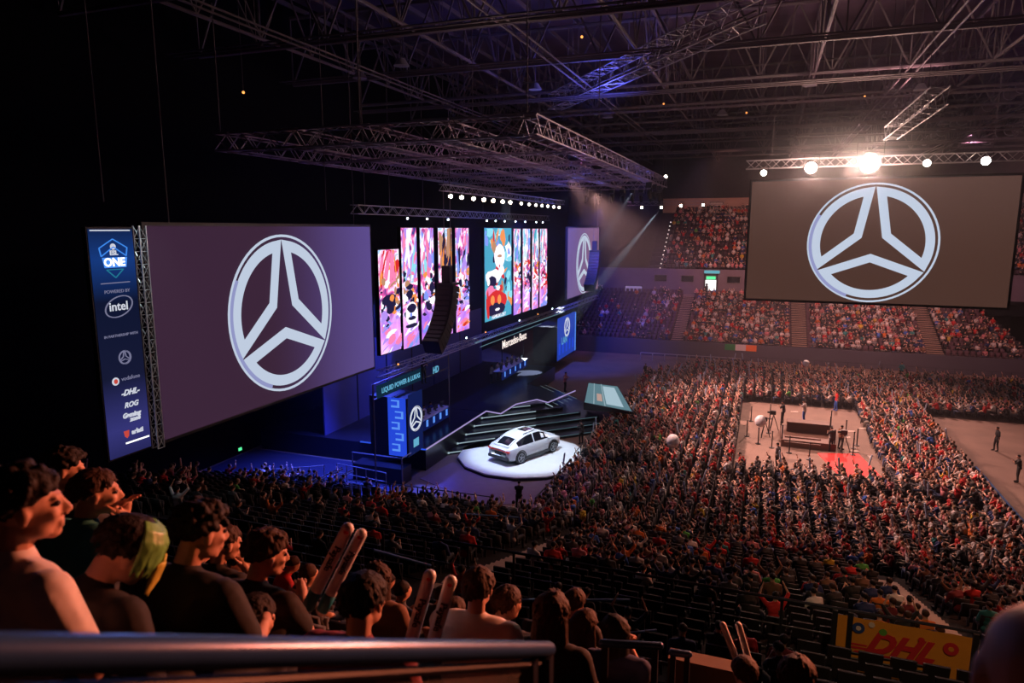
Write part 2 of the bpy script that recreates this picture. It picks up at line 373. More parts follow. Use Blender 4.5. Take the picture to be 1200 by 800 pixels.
# yellow-lit opening in the right corner
e = empty('corner_opening', (28.9, 84, 0), 'tall yellow-lit doorway opening in the right-hand corner of the hall', 'doorway')
build('wall_panel', MB().box((27.9, 84, 0), (32, 84.2, 5.6)), M['yellowwall'], e)
build('door_leaf', MB().box((28.6, 83.85, 0), (29.2, 83.98, 3.0)), M['dark'], e)
spot((29.5, 80, 7.5), (29.5, 84, 2.2), 600, (1, .8, .3), 90, .8, .2)
struct('floor_side_shade', MB().box((-32.4, 31, 0), (-19.6, 36.4, .015)), mat('stage_side_shade', (.03, .03, .06), .5, spec=.3))  # dark sheet: shade on the floor beside the stage, put into colour
struct('floor_shade_sheet', MB().box((-10.55, 31.2, .0), (12.3, 43.8, .02)).box((-10.55, 43.8, 0), (-1.2, 62, .02)).box((8.1, 43.8, 0), (12.3, 62, .02)).box((-8.6, 62, 0), (25.4, 75.9, .02)), mat('seating_shade', (.028, .020, .018), .85, nz=.2, nscale=2, spec=.1))  # near-black sheet stands in for the shadow between the seat rows
# stairs
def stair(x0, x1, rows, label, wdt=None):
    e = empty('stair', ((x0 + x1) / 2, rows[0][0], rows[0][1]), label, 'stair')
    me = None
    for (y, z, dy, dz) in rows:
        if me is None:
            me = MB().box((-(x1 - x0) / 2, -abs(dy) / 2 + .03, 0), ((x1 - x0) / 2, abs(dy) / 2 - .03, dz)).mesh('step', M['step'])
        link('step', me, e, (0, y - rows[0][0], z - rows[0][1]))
def near_steps(i0, i1):
    out = []
    for i in range(i0, i1):
        y, z = near_row(i); out += [(y - .20, z + .005, .40, .06), (y - .20 - .425, z + .15, .40, .06)]
    return out
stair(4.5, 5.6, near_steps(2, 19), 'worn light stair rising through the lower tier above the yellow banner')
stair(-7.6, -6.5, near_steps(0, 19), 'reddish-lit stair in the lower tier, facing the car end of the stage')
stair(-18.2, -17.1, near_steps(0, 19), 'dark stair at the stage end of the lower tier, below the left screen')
def far_steps(f, n):
    out = []
    for i in range(n):
        y, z = f(i); out += [(y + .20, z + .01, .40, .06), (y + .62, z + .17, .40, .06)]
    return out
stair(3.3, 4.9, far_steps(far_lo, 15), 'stair between far crowd blocks, under the emblem of the hanging centre screen')
stair(16.6, 18.3, far_steps(far_lo, 15), 'stair in the far stand near the right-hand end of the crowd')
stair(-10.2, -8.8, far_steps(far_lo, 15), 'stair in the far stand under the bright white concourse doorway')

# ================================================================== ROOF
def roof_truss(p, q, z0, z1, seg, label, cat='truss', r=.13, group='primary roof trusses'):
    e = empty('roof_truss', p, label, cat, group); p = Vector(p); q = Vector(q)
    a0 = Vector((p.x, p.y, z0)); b0 = Vector((q.x, q.y, z0)); a1 = Vector((p.x, p.y, z1)); b1 = Vector((q.x, q.y, z1))
    build('bottom_chord', MB().tube(a0, b0, r, n=6), M['steel'], e); build('top_chord', MB().tube(a1, b1, r, n=6), M['steel'], e)
    n = max(2, int((q - p).length / seg)); w_ = MB()
    for k in range(n):
        s0 = a0.lerp(b0, k / n); s1 = a0.lerp(b0, (k + 1) / n); m0 = a1.lerp(b1, (k + .5) / n)
        w_.tube(s0, m0, r * .55, n=4); w_.tube(m0, s1, r * .55, n=4); w_.tube(s0, a1.lerp(b1, k / n), r * .4, n=4)
    build('web', w_, M['steel'], e)
ords = ['nearest', 'second', 'third', 'fourth', 'fifth', 'sixth', 'seventh', 'eighth', 'ninth', 'tenth', 'farthest']
for k, y in enumerate([24.8, 33.4, 42, 50.6, 59.2, 67.8, 76.4, 85, 93.6, 102.2]):
    roof_truss((-32, y, 25), (43, y, 25), 25, 29.4, 4.3, 'dark steel roof truss crossing the hall, %s from the camera' % (ords[k] if k else 'nearest'))
for x, nm in [(-26.2, 'over the stage wall'), (-17.7, 'over the stage front'), (-7.6, 'left of the hanging centre screen'), (2.3, 'straight above the hanging centre screen'), (12.2, 'right of the hanging centre screen'), (22, 'right-hand side of the hall'), (32, 'against the right-hand wall')]:
    roof_truss((x, 14, 25), (x, 112, 25), 25.1, 28.6, 4.3, 'dark steel roof girder running away down the hall, ' + nm, r=.10, group='lengthwise roof girders')
pur = MB()
for x in np.arange(-31, 43, 2.45): pur.box((x, 14, 29.6), (x + .12, 114, 29.9))
o = struct('ceiling_purlins', pur, M['steel'])
def pipe_run(p, q, r, label, n=1, gap=.5):
    e = empty('service_pipe', p, label, 'pipe', 'pipes under the roof')
    for k in range(n):
        off = Vector((gap * k, 0, 0)) if abs(q[1] - p[1]) > abs(q[0] - p[0]) else Vector((0, gap * k, 0))
        build('pipe', MB().tube(Vector(p) + off, Vector(q) + off, r, n=5), M['steel'], e)
    hb = MB(); P_ = Vector(p); Q_ = Vector(q)
    for k in range(1, 12): c = P_.lerp(Q_, k / 12); hb.tube(c, (c.x, c.y, 28.6), .02, n=3)
    build('hangers', hb, M['steel'], e)
for i, (p, q, n, nm) in enumerate([((-30, 29, 24), (40, 29, 24), 3, 'first triple pipe run across the roof'), ((-30, 38, 24.3), (40, 38, 24.3), 2, 'twin pipes crossing above the near floor crowd'),
        ((-30, 46.5, 23.8), (40, 46.5, 23.8), 3, 'triple pipes crossing above the hanging screen'), ((-30, 55, 24), (40, 55, 24), 2, 'twin pipes crossing behind the hanging screen'),
        ((-30, 64, 23.6), (40, 64, 23.6), 3, 'triple pipes crossing the back half of the roof'), ((-30, 72, 23.8), (40, 72, 23.8), 2, 'twin pipes crossing in front of the far stand'),
        ((-30, 80, 23.4), (40, 80, 23.4), 3, 'triple pipes above the far barrier'), ((-22, 20, 23.8), (-22, 90, 23.8), 2, 'twin pipes running down the stage side'),
        ((-12, 20, 24.2), (-12, 90, 24.2), 2, 'twin pipes running over the car'), ((7, 24, 24), (7, 100, 24), 2, 'twin pipes running over the camera desk'), ((17, 24, 24), (17, 100, 24), 3, 'triple pipes on the right side of the roof')]):
    pipe_run(p, q, .05, nm, n, .55)
# ducts
for x0, nm in [(26.5, 'wide grey air duct along the purple-lit right part of the roof'), (19.3, 'grey air duct beside the wide duct on the right')]:
    e = empty('air_duct', (x0, 20, 26.6), nm, 'duct'); build('duct_body', MB().tube((x0, 24, 26.7), (x0, 110, 26.7), .75 if x0 > 20 else .5, n=12), M['steel'], e, smooth=True)
    b = MB()
    for y in np.arange(26, 110, 3.2): b.tube((x0, y, 26.7), (x0, y + .1, 26.7), .8 if x0 > 20 else .55, n=12)
    build('duct_joints', b, M['truss'], e)
# catwalk crossing diagonally
e = empty('catwalk', (-15.6, 51.4, 24.6), 'lattice catwalk crossing the roof diagonally above the stage', 'catwalk')
lattice('catwalk', (-15.6, 51.4, 24.4), (-1.0, 33.2, 24.4), 1.1, .9, e, .04)
build('walkway', MB().tube((-15.6, 51.4, 24.3), (-1, 33.2, 24.3), .05, n=4).tube((-15.2, 51.7, 24.3), (-.6, 33.5, 24.3), .05, n=4), M['steel'], e)
e = empty('rigging_truss', (6.3, 40, 20.5), 'lattice truss running from the blinder lamps towards the camera', 'truss')
lattice('rig', (6.3, 45.6, 20.4), (6.3, 33.5, 20.4), .7, .7, e, .035)
build('cables', MB().tube((6.3, 36, 20.7), (6.3, 36, 25), .02, n=4).tube((6.3, 44, 20.7), (6.3, 44, 25), .02, n=4), M['steel'], e)
# rigging grid over the stage
gm = mat('grid_aluminium', (.34, .28, .33), .5, .3)
gnames = []
for x in (-24, -20.2, -16.5, -12.8, -9):
    e = empty('grid_truss', (x, 26, 19), 'lengthwise lattice truss of the rigging grid over the stage, %s' % {-24: 'back line', -20.2: 'over the LED panels', -16.5: 'middle line', -12.8: 'over the car', -9: 'front edge'}[x], 'truss', 'rigging grid over the stage')
    lattice('g', (x, 26, 19), (x, 63, 19), .75, .75, e, .04, gm)
for y, nm in zip((26, 32, 38, 44, 50.5, 57, 63), ['nearest end', 'second line', 'third line', 'over the near desk', 'stage centre line', 'over the far desk', 'farthest end']):
    e = empty('grid_truss', (-24, y, 18.9), 'cross lattice truss of the rigging grid over the stage, ' + nm, 'truss', 'rigging grid over the stage')
    lattice('g', (-24, y, 18.9), (-9, y, 18.9), .75, .75, e, .04, gm)
cb = MB()
for x in (-24, -16.5, -9):
    for y in (26, 38, 50.5, 63): cb.tube((x, y, 19.4), (x, y, 25), .03, n=4)
e = empty('grid_suspension', (-16.5, 44, 22), 'steel suspension cables holding the rigging grid', 'cable'); build('cables', cb, M['steel'], e)

# ================================================================== EMBLEM
def emblem(parent, c, right, up_, Rr, matl, edge, off=.06, stroke=.135, name='emblem'):
    """ring with three rounded-triangle outlines, flat picture content laid on a screen"""
    c = Vector(c) - parent_world(parent); right = Vector(right); up_ = Vector(up_); n = right.cross(up_)
    def P3(x, y, o=0): return c + right * x * Rr + up_ * y * Rr + n * (off + o)
    def strip(pts, w_, mb, closed=True, o=0):
        m = len(pts); L_ = []; Rr_ = []
        for i in range(m):
            p = Vector(pts[i]); a = Vector(pts[(i - 1) % m]); b = Vector(pts[(i + 1) % m])
            if not closed and i == 0: a = p - (b - p)
            if not closed and i == m - 1: b = p + (p - a)
            d1 = (p - a).normalized(); d2 = (b - p).normalized(); n1 = Vector((-d1.y, d1.x)); n2 = Vector((-d2.y, d2.x)); nn = (n1 + n2)
            nn = nn.normalized() / max(.35, nn.normalized().dot(n1)); L_.append(p + nn * w_ / 2); Rr_.append(p - nn * w_ / 2)
        vs = [P3(q.x, q.y, o) for q in L_] + [P3(q.x, q.y, o) for q in Rr_] + [P3(q.x, q.y, o - .03) for q in L_] + [P3(q.x, q.y, o - .03) for q in Rr_]
        fs = []
        for i in range(m if closed else m - 1):
            j = (i + 1) % m; fs += [(i, m + i, m + j, j), (i, j, 2 * m + j, 2 * m + i), (m + j, m + i, 3 * m + i, 3 * m + j)]
        mb.add(vs, fs)
    for k in range(3):
        mid = R(30 + 120 * k); mb = MB()
        a0, a1 = mid - R(60 - 6), mid + R(60 - 6)
        pts = [(.86 * math.cos(a), .86 * math.sin(a)) for a in np.linspace(a0, a1, 26)]
        pts.append((.25 * math.cos(mid), .25 * math.sin(mid)))
        strip(pts, stroke, mb); link(name + '_segment', mb.mesh('seg', matl), parent)
    mb = MB(); strip([(.985 * math.cos(a), .985 * math.sin(a)) for a in np.linspace(0, 2 * math.pi, 64, endpoint=False)], .03, mb, o=.01); link(name + '_ring', mb.mesh('ring', matl), parent)
    mb = MB(); strip([(.95 * math.cos(a), .95 * math.sin(a)) for a in np.linspace(R(150), R(250), 26)], .05, mb, closed=False, o=.012); link(name + '_glint', mb.mesh('glint', edge), parent)
UP = Vector((0, 0, 1))
def frame_x(x, y0, y1, z0, z1, b=.12, d=.25):
    f = MB(); f.box((x - d, y0 - b, z0 - b), (x - .02, y1 + b, z0)); f.box((x - d, y0 - b, z1), (x - .02, y1 + b, z1 + b)); f.box((x - d, y0 - b, z0), (x - .02, y0, z1)); f.box((x - d, y1, z0), (x - .02, y1 + b, z1)); return f
# left big screen
e = empty('projection_screen', (-19.5, 24.35, 7.66), 'big dusky purple screen with a ringed three-point emblem, hanging left of the stage', 'screen')
build('screen_surface', MB().box((-19.62, 17.42, 7.66), (-19.5, 31.3, 15.1)), screen_mat('screen_left', (.042, .018, .040), (.105, .070, .26), 1, -1.5, 7.5), e)  # bluish far end is spill light put into the screen tones
build('frame', frame_x(-19.5, 17.42, 31.3, 7.66, 15.1), M['dark'], e)
emblem(e, (-19.5, 24.2, 11.38), (0, 1, 0), UP, 3.38, E['star'], E['star2'])
build('cables', MB().tube((-19.6, 18.5, 15.2), (-19.6, 18.5, 25), .02, n=4).tube((-19.6, 30, 15.2), (-19.6, 30, 25), .02, n=4), M['steel'], e)
# far small-looking screen (the same screen on the far side of the stage)
e = empty('projection_screen', (-19.5, 76.6, 7.66), 'lilac screen with the ringed emblem beyond the stage, half hidden by hung speakers', 'screen')
build('screen_surface', MB().box((-19.62, 69.6, 7.66), (-19.5, 83.6, 15.1)), screen_mat('screen_far', (.16, .10, .26), (.22, .11, .17), 1, -7, 7), e)
build('frame', frame_x(-19.5, 69.6, 83.6, 7.66, 15.1), M['dark'], e)
emblem(e, (-19.5, 76.3, 11.1), (0, 1, 0), UP, 3.4, E['star'], E['star2'])
# hanging centre screen, faces the camera end
e = empty('projection_screen', (5.8, 45.9, 10.6), 'big brown screen with a ringed three-point emblem, hanging over the floor crowd under five lamps', 'screen')
ang = math.atan2(-.6, 13.85); rgt = Vector((math.cos(ang), math.sin(ang), 0)); c0 = Vector((5.87, 45.7, 14.25)); n_ = rgt.cross(UP)
def rs(mb_half, o): return MB().obox(c0 + n_ * o, mb_half, ang)
build('screen_surface', rs((6.95, .05, 3.62), 0), screen_mat('screen_centre', (.066, .030, .022), (.088, .046, .037), 2, 2, 9), e)  # lighter top is lamp light put into the screen tones
f = MB()
for s_ in (-1, 1):
    f.obox(c0 + rgt * s_ * 7.02 - n_ * .1, (.07, .15, 3.76), ang); f.obox(c0 + UP * s_ * 3.69 - n_ * .1, (7.09, .15, .07), ang)
build('frame', f, M['dark'], e)
emblem(e, c0 + rgt * -.08 + n_ * .06 + UP * -.09, rgt, UP, 3.5, E['star'], E['star2'], off=.02)
# top truss and five blinder lamps
e = empty('lamp_truss', (5.8, 46.2, 18.9), 'lattice truss carrying the blinder lamps above the centre screen', 'truss')
lattice('lt', (-1.5, 46.5, 18.95), (13.2, 45.9, 18.95), .5, .5, e, .03)
build('cables', MB().tube((0, 46.4, 19.2), (0, 46.4, 25), .02, n=4).tube((11.5, 46, 19.2), (11.5, 46, 25), .02, n=4), M['steel'], e)
blind = [(-.44, 18.39, .17, 'small lamp at the left end of the row above the centre screen', 70), (2.22, 18.62, .32, 'second lamp from the left above the centre screen, strongly glaring', 60),
         (5.36, 18.78, .52, 'brightest glaring lamp in the middle of the row above the centre screen', 70), (8.31, 18.70, .19, 'fourth lamp from the left above the centre screen', 70), (11.16, 18.73, .22, 'lamp at the right end of the row above the centre screen', 90)]
def housing(e, c, d, r, ln, lens, mlens, housem=None):
    d = Vector(d).normalized(); c = Vector(c)
    build('lamp_housing', MB().tube(c - d * ln, c, r * .75, r * 1.15, n=14), housem or M['box'], e, smooth=False)
    build('lens', MB().tube(c, c + d * .02, lens, n=16), mlens, e)
    a = d.cross(UP).normalized()
    build('yoke', MB().tube(c - d * ln * .5 + a * r * 1.3, c - d * ln * .5 + a * r * 1.3 + UP * r * 2.2, .02, n=4).tube(c - d * ln * .5 - a * r * 1.3, c - d * ln * .5 - a * r * 1.3 + UP * r * 2.2, .02, n=4).tube(c - d * ln * .5 + a * r * 1.3 + UP * r * 2.2, c - d * ln * .5 - a * r * 1.3 + UP * r * 2.2, .02, n=4), M['dark'], e)
for x, z, r, lb, s_ in blind:
    e = empty('blinder_lamp', (x, 46.0, z), lb, 'lamp', 'blinder lamps above the centre screen')
    c = Vector((x, 45.85, z)); housing(e, c, (Vector((-2, 4, 13)) - c), max(r * 1.05, .2), .35, r, emis('lamp_lens', (1, .80, .64), s_))
    spot(c + (Vector((-1, 2, 14)) - c).normalized() * .15, (-1, 2, 14), 3000 * r, (1, .50, .36), 100, .9, r)
    if r > .3:
        l = bpy.data.lights.new('glare_light', 'POINT'); l.energy = 9000 * r * r; l.color = (1, .62, .5); l.shadow_soft_size = r; lo = bpy.data.objects.new('glare_light', l); C.objects.link(lo); lo.location = c + Vector((0, -.6, 0))
# ================================================================== SPONSOR BANNER
e = empty('sponsor_banner', (-19.5, 16, 7.6), 'tall narrow navy LED banner with a blue shield badge and a column of sponsor marks', 'banner')
BX = -19.5; by0, by1 = 15.33, 16.90; bm_ = (by0 + by1) / 2 + .02
def navy_mat():
    m = bpy.data.materials.new('banner_ground'); m.use_nodes = True; nt = m.node_tree; nt.nodes.clear(); L = nt.links.new
    tc = nt.nodes.new('ShaderNodeTexCoord'); sx = nt.nodes.new('ShaderNodeSeparateXYZ'); L(tc.outputs['Object'], sx.inputs[0])
    r = nt.nodes.new('ShaderNodeValToRGB'); mr = nt.nodes.new('ShaderNodeMapRange'); mr.inputs[1].default_value = 0; mr.inputs[2].default_value = 7.5; L(sx.outputs['Z'], mr.inputs[0]); L(mr.outputs[0], r.inputs[0])
    cols = [(0, (.02, .02, .10)), (.12, (.035, .035, .18)), (.35, (.008, .010, .035)), (.68, (.005, .008, .030)), (.86, (.008, .04, .20)), (1, (.006, .015, .06))]
    while len(r.color_ramp.elements) < 6: r.color_ramp.elements.new(.5)
    for q, (p, c) in zip(r.color_ramp.elements, cols): q.position = p; q.color = (*c, 1)
    em = nt.nodes.new('ShaderNodeEmission'); L(r.outputs[0], em.inputs[0]); o = nt.nodes.new('ShaderNodeOutputMaterial'); L(em.outputs[0], o.inputs[0]); return m
build('banner_face', MB().box((BX - .1, by0, 7.62), (BX, by1, 15.0)), navy_mat(), e)
build('banner_frame', frame_x(BX, by0, by1, 7.62, 15.0, .06, .2), M['dark'], e)
def bx_(mb, y0, y1, z0, z1): mb.box((BX + .005, y0, z0), (BX + .02, y1, z1))
def bpoly(pts, mt, name, w_=None, o=.015):
    if w_ is None:
        mb = MB(); n = len(pts); mb.add([(BX + o, y, z) for y, z in pts] + [(BX + .001, y, z) for y, z in pts], [tuple(range(n))] + [(i, i + n, (i + 1) % n + n, (i + 1) % n) for i in range(n)])
    else:
        mb = MB(); 
        for (a, b), (c, d) in zip(pts, pts[1:] + pts[:1]): mb.tube((BX + o, a, b), (BX + o, c, d), w_, n=4)
    return build(name, mb, mt, e)
def T(txt, z, size, m, y=None, shear=0, bold=0): return text_obj(txt, m, size, (BX + .02, bm_ if y is None else y, z), (0, 1, 0), UP, e, shear=shear, bold=bold)
lb = MB(); bx_(lb, by0 + .05, by1 - .1, 14.93, 14.97); build('light_bar', lb, E['txt'], e)
sz = lambda z: 14.68 - (14.68 - z) * .65
bpoly([(a, sz(z)) for a, z in [(bm_ - .50, 14.25), (bm_, 14.68), (bm_ + .50, 14.25), (bm_ + .45, 13.85), (bm_ + .20, 14.1), (bm_, 14.3), (bm_ - .20, 14.1), (bm_ - .45, 13.85)]], E['blue'], 'shield_badge', .02)
bpoly([(bm_ - .30, sz(13.2)), (bm_ + .30, sz(13.2)), (bm_, sz(12.8))], emis('badge_cyan', (.02, .22, .35), .8), 'shield_point', .02)
bpoly([(bm_ - .42, 14.10), (bm_ + .48, 14.10), (bm_ + .42, 13.78), (bm_ - .36, 13.78)], emis('badge_blue', (.08, .30, .95), 1), 'badge_band')
bpoly([(bm_ + .10 * math.cos(a), 14.44 + .10 * math.sin(a)) for a in np.linspace(0, 6.28, 14, endpoint=False)], E['txt'], 'badge_disc')
T('ESL', 14.24, .20, E['txt'], bold=.008); T('ONE', 13.94, .36, E['white'], bold=.012)
lb = MB(); bx_(lb, bm_ - .55, bm_ + .5, 13.28, 13.31); build('rule_line', lb, E['txtdim'], e)
T('POWERED BY', 13.02, .15, E['txtdim'])
bpoly([(bm_ + .02 + .50 * math.cos(a), 12.53 + .32 * math.sin(a) + .10 * math.cos(a)) for a in np.linspace(0, 6.28, 26, endpoint=False)], E['txtdim'], 'oval_ring', .022)
T('intel', 12.53, .40, E['txt'], bold=.005)
T('IN PARTNERSHIP WITH', 11.6, .12, E['txtdim'])
emblem(e, (BX, bm_ + .05, 10.86), (0, 1, 0), UP, .23, E['txtdim'], E['txtdim'], off=.03, stroke=.10)
bpoly([(bm_ - .36 + .13 * math.cos(a), 10.13 + .13 * math.sin(a)) for a in np.linspace(0, 6.28, 16, endpoint=False)], E['txt'], 'round_mark')
bpoly([(bm_ - .36 + .07 * math.cos(a), 10.13 + .08 * math.sin(a)) for a in np.linspace(0, 6.28, 10, endpoint=False)], E['redt'], 'round_mark_drop', o=.03)
T('vodafone', 10.16, .19, E['txtdim'], y=bm_ + .20)
T('-DHL-', 9.68, .26, E['txt'], y=bm_ + .12, shear=.4, bold=.01); T('ROG', 9.26, .24, E['txt'], y=bm_ + .12, shear=.3, bold=.008)
T('Gaming', 8.92, .22, E['txt'], y=bm_ + .10, shear=.2, bold=.012); T('zone', 8.76, .20, E['txt'], y=bm_ + .22, shear=.2, bold=.012)
bpoly([(bm_ - .24, 8.42), (bm_ - .04, 8.42), (bm_ - .06, 8.24), (bm_ - .13, 8.17), (bm_ - .21, 8.24)], E['redt'], 'red_shield_mark'); T('arlati', 8.32, .22, E['txt'], y=bm_ + .27, bold=.01)
lb = MB(); bx_(lb, bm_ - .2, by1 - .06, 7.98, 8.03); build('white_line', lb, E['white'], e)
# vertical truss
e = empty('vertical_truss', (-19.45, 17.12, 7.6), 'bright aluminium lattice truss standing between the sponsor banner and the left screen', 'truss')
lattice('vt', (-19.45, 17.14, 7.5), (-19.45, 17.14, 15.1), .26, .42, e, .025, mat('bright_truss', (.6, .68, .72), .35, .4))
spot((-16.8, 17.5, 17.8), (-19.45, 17.1, 11.5), 330, (.8, .95, 1), 50, .8, .1)
# ================================================================== LED PANELS
PX = -19.7
plist = [(32.4, 34.6, 8.1, 13.86, 'short LED panel at the left end of the stage wall, below the others'), (34.95, 36.75, 8.0, 15.05, 'first full-height LED panel from the left, with a car front'),
         (37.25, 39.0, 8.0, 15.05, 'LED panel mostly hidden behind the hung speaker array'), (39.7, 41.65, 8.0, 15.05, 'LED panel just right of the hung speaker array'),
         (42.3, 44.45, 7.95, 15.05, 'last LED panel of the left group, beside the dark gap'), (47.4, 53.1, 8.0, 15.05, 'widest LED panel with teal sky, orange figures and a red car'),
         (53.7, 55.35, 7.8, 15.0, 'LED panel touching the right side of the widest panel'), (56.0, 57.85, 7.8, 15.0, 'second narrow LED panel right of the widest panel'),
         (58.55, 60.25, 7.75, 15.0, 'third narrow LED panel right of the widest panel'), (60.8, 62.9, 7.75, 15.0, 'last narrow LED panel at the right end of the stage wall')]
dk = emis('picture_dark', (.02, .015, .06)); wh = emis('picture_white', (.95, .9, 1), 1.2); orr = emis('picture_orange', (1, .32, .08)); tl = emis('picture_teal', (.08, .42, .62)); rdp = emis('picture_red', (.75, .03, .03)); pk = emis('picture_pink', (1, .25, .5)); lv = emis('picture_lavender', (.5, .3, .95)); cyp = emis('picture_cyan', (.3, .8, .95)); skb = emis('picture_blue', (.25, .35, 1)); tan = emis('picture_tan', (.55, .28, .16))
for k, (y0, y1, z0, z1, lb) in enumerate(plist):
    e = empty('led_panel', (PX, (y0 + y1) / 2, z0), lb, 'screen', 'tall LED panels behind the stage')
    build('panel_face', MB().box((PX - .1, y0, z0), (PX, y1, z1)), tl if k == 5 else picture_mat('led_picture', hue=k * .37), e)
    build('panel_frame', frame_x(PX, y0, y1, z0, z1, .05, .25), M['dark'], e)
    rr = random.Random(100 + k); ym = (y0 + y1) / 2; w2 = (y1 - y0) / 2; pm = MB(); PAL = [dk, wh, orr, tl, rdp, pk, lv, cyp, skb, tan]; pn = dict(dk=0, wh=1, orr=2, tl=3, rdp=4, pk=5, lv=6, cyp=7, skb=8, tan=9)
    def patch(cy, cz, ry, rz, c, n=9, jag=.35, tilt=0, cnt=[0]):
        cnt[0] += 1; o_ = .004 + .0009 * cnt[0]; pts = []
        for i in range(n):
            a = 2 * math.pi * i / n; q = 1 + rr.uniform(-jag, jag); u = ry * q * math.cos(a); v_ = rz * q * math.sin(a); y = cy + u * math.cos(tilt) - v_ * math.sin(tilt); z = cz + u * math.sin(tilt) + v_ * math.cos(tilt)
            pts.append((PX + o_, min(y1 - .02, max(y0 + .02, y)), min(z1 - .02, max(z0 + .02, z))))
        pm.add(pts, [tuple(range(n))], pn[c])
    if k != 5:
        right_ = k > 5
        for q in range(26): patch(rr.uniform(y0, y1), rr.uniform(12.2, z1), rr.uniform(.06, .28), rr.uniform(.3, 1.1), rr.choice(['wh', 'cyp', 'tl', 'skb', 'wh', 'wh', 'rdp' if k == 6 else 'pk'] if right_ else [['pk', 'wh', 'rdp', 'orr', 'pk'], ['wh', 'pk', 'cyp', 'lv', 'tan'], ['skb', 'cyp', 'wh', 'lv', 'pk'], ['tan', 'tan', 'orr', 'dk', 'tan'], ['lv', 'dk', 'wh', 'pk', 'skb']][k]), tilt=rr.uniform(-.5, .2))
        for q in range(22): patch(rr.uniform(y0, y1), rr.uniform(10.6, 12.4), rr.uniform(.1, .4), rr.uniform(.06, .26), rr.choice(['wh', 'wh', 'dk', 'orr', 'pk', 'tan', 'dk'] if not right_ else ['wh', 'wh', 'rdp', 'orr', 'dk', 'skb']), tilt=rr.uniform(-.4, .4))
        for q in range(20): patch(rr.uniform(y0, y1), rr.uniform(9.6, 11.2), rr.uniform(.1, .5), rr.uniform(.06, .3), rr.choice(['dk', 'dk', 'lv', 'wh', 'skb', 'dk', 'orr'] if not right_ else ['dk', 'wh', 'rdp', 'wh', 'pk']), tilt=rr.uniform(-.4, .4))
        for q in range(14): patch(rr.uniform(y0, y1), rr.uniform(z0, 9.6), rr.uniform(.2, .8), rr.uniform(.04, .22), rr.choice(['lv', 'pk', 'wh', 'skb', 'pk'] if k not in (3, 4) else ['orr', 'pk', 'rdp', 'wh', 'pk']), tilt=rr.uniform(.1, .6))
        if k == 1:
            patch(ym, 10.0, .78, .75, 'wh', 14, .06); patch(ym, 10.35, .55, .28, 'dk', 12, .1); patch(ym, 9.75, .5, .12, 'dk', 10, .1); patch(ym - .1, 9.95, .14, .14, 'skb', 12, .02); patch(ym, 9.3, .75, .12, 'dk', 10, .2)
        if k == 0: patch(ym - .2, 11.1, .75, .32, 'dk', 12, .2); patch(ym + .1, 11.15, .25, .2, 'orr', 9, .2); patch(ym - .1, 10.6, .5, .3, 'dk', 10, .3)
    else:
        for q in range(26): patch(rr.uniform(y0, y1), rr.uniform(12.5, z1), rr.uniform(.2, .8), rr.uniform(.15, .6), rr.choice(['cyp', 'skb', 'wh', 'tl', 'skb']), tilt=rr.uniform(-.5, .5))
        for q in range(12): patch(ym + rr.uniform(-1.8, .9), rr.uniform(12.4, 14.6), rr.uniform(.12, .5), rr.uniform(.2, .7), rr.choice(['orr', 'rdp', 'tan', 'orr', 'dk']), tilt=rr.uniform(-.6, .6))
        patch(y1 - .6, 14.2, .18, .5, 'dk'); patch(ym + .1, 12.85, 1.15, .95, 'wh', 22, .05); patch(ym + .1, 12.9, .5, .12, 'tan', 8, .1)
        for q in range(26): patch(rr.uniform(y0 + 1.5, y1), rr.uniform(9.8, 12), rr.uniform(.15, .6), rr.uniform(.1, .45), rr.choice(['tan', 'orr', 'cyp', 'wh', 'dk', 'rdp']), tilt=rr.uniform(-.6, .6))
        patch(y0 + 1.6, 11.35, 1.75, .55, 'wh', 14, .12); patch(y0 + 1.2, 10.95, 1.0, .45, 'dk', 12, .15); patch(y0 + .55, 11.0, .28, .3, 'wh', 14, .02); patch(y0 + .9, 10.3, 1.1, .4, 'pk', 12, .3)
        for q in range(10): patch(y1 - rr.uniform(.2, 1.6), rr.uniform(9, 10.6), rr.uniform(.2, .6), rr.uniform(.2, .6), rr.choice(['cyp', 'tl', 'cyp', 'orr']))
        patch(ym - .7, 9.35, 2.2, .95, 'rdp', 16, .08); patch(ym - .8, 8.75, 1.9, .55, 'dk', 14, .08); patch(ym - 1.5, 9.55, .42, .38, 'orr', 14, .04); patch(ym - .1, 9.5, .42, .38, 'orr', 14, .04); patch(ym - .5, 8.75, .55, .12, 'wh', 6, .02)
        patch(y0 + .35, 9.2, .35, 1.1, 'rdp')
    o_p = build('picture_content', pm, PAL, e); o_p['kind'] = 'stuff'
    if k == 5: text_obj('HAMBURG 2017', wh, .42, (PX + .09, ym - .2, 8.22), (0, 1, 0), UP, e)
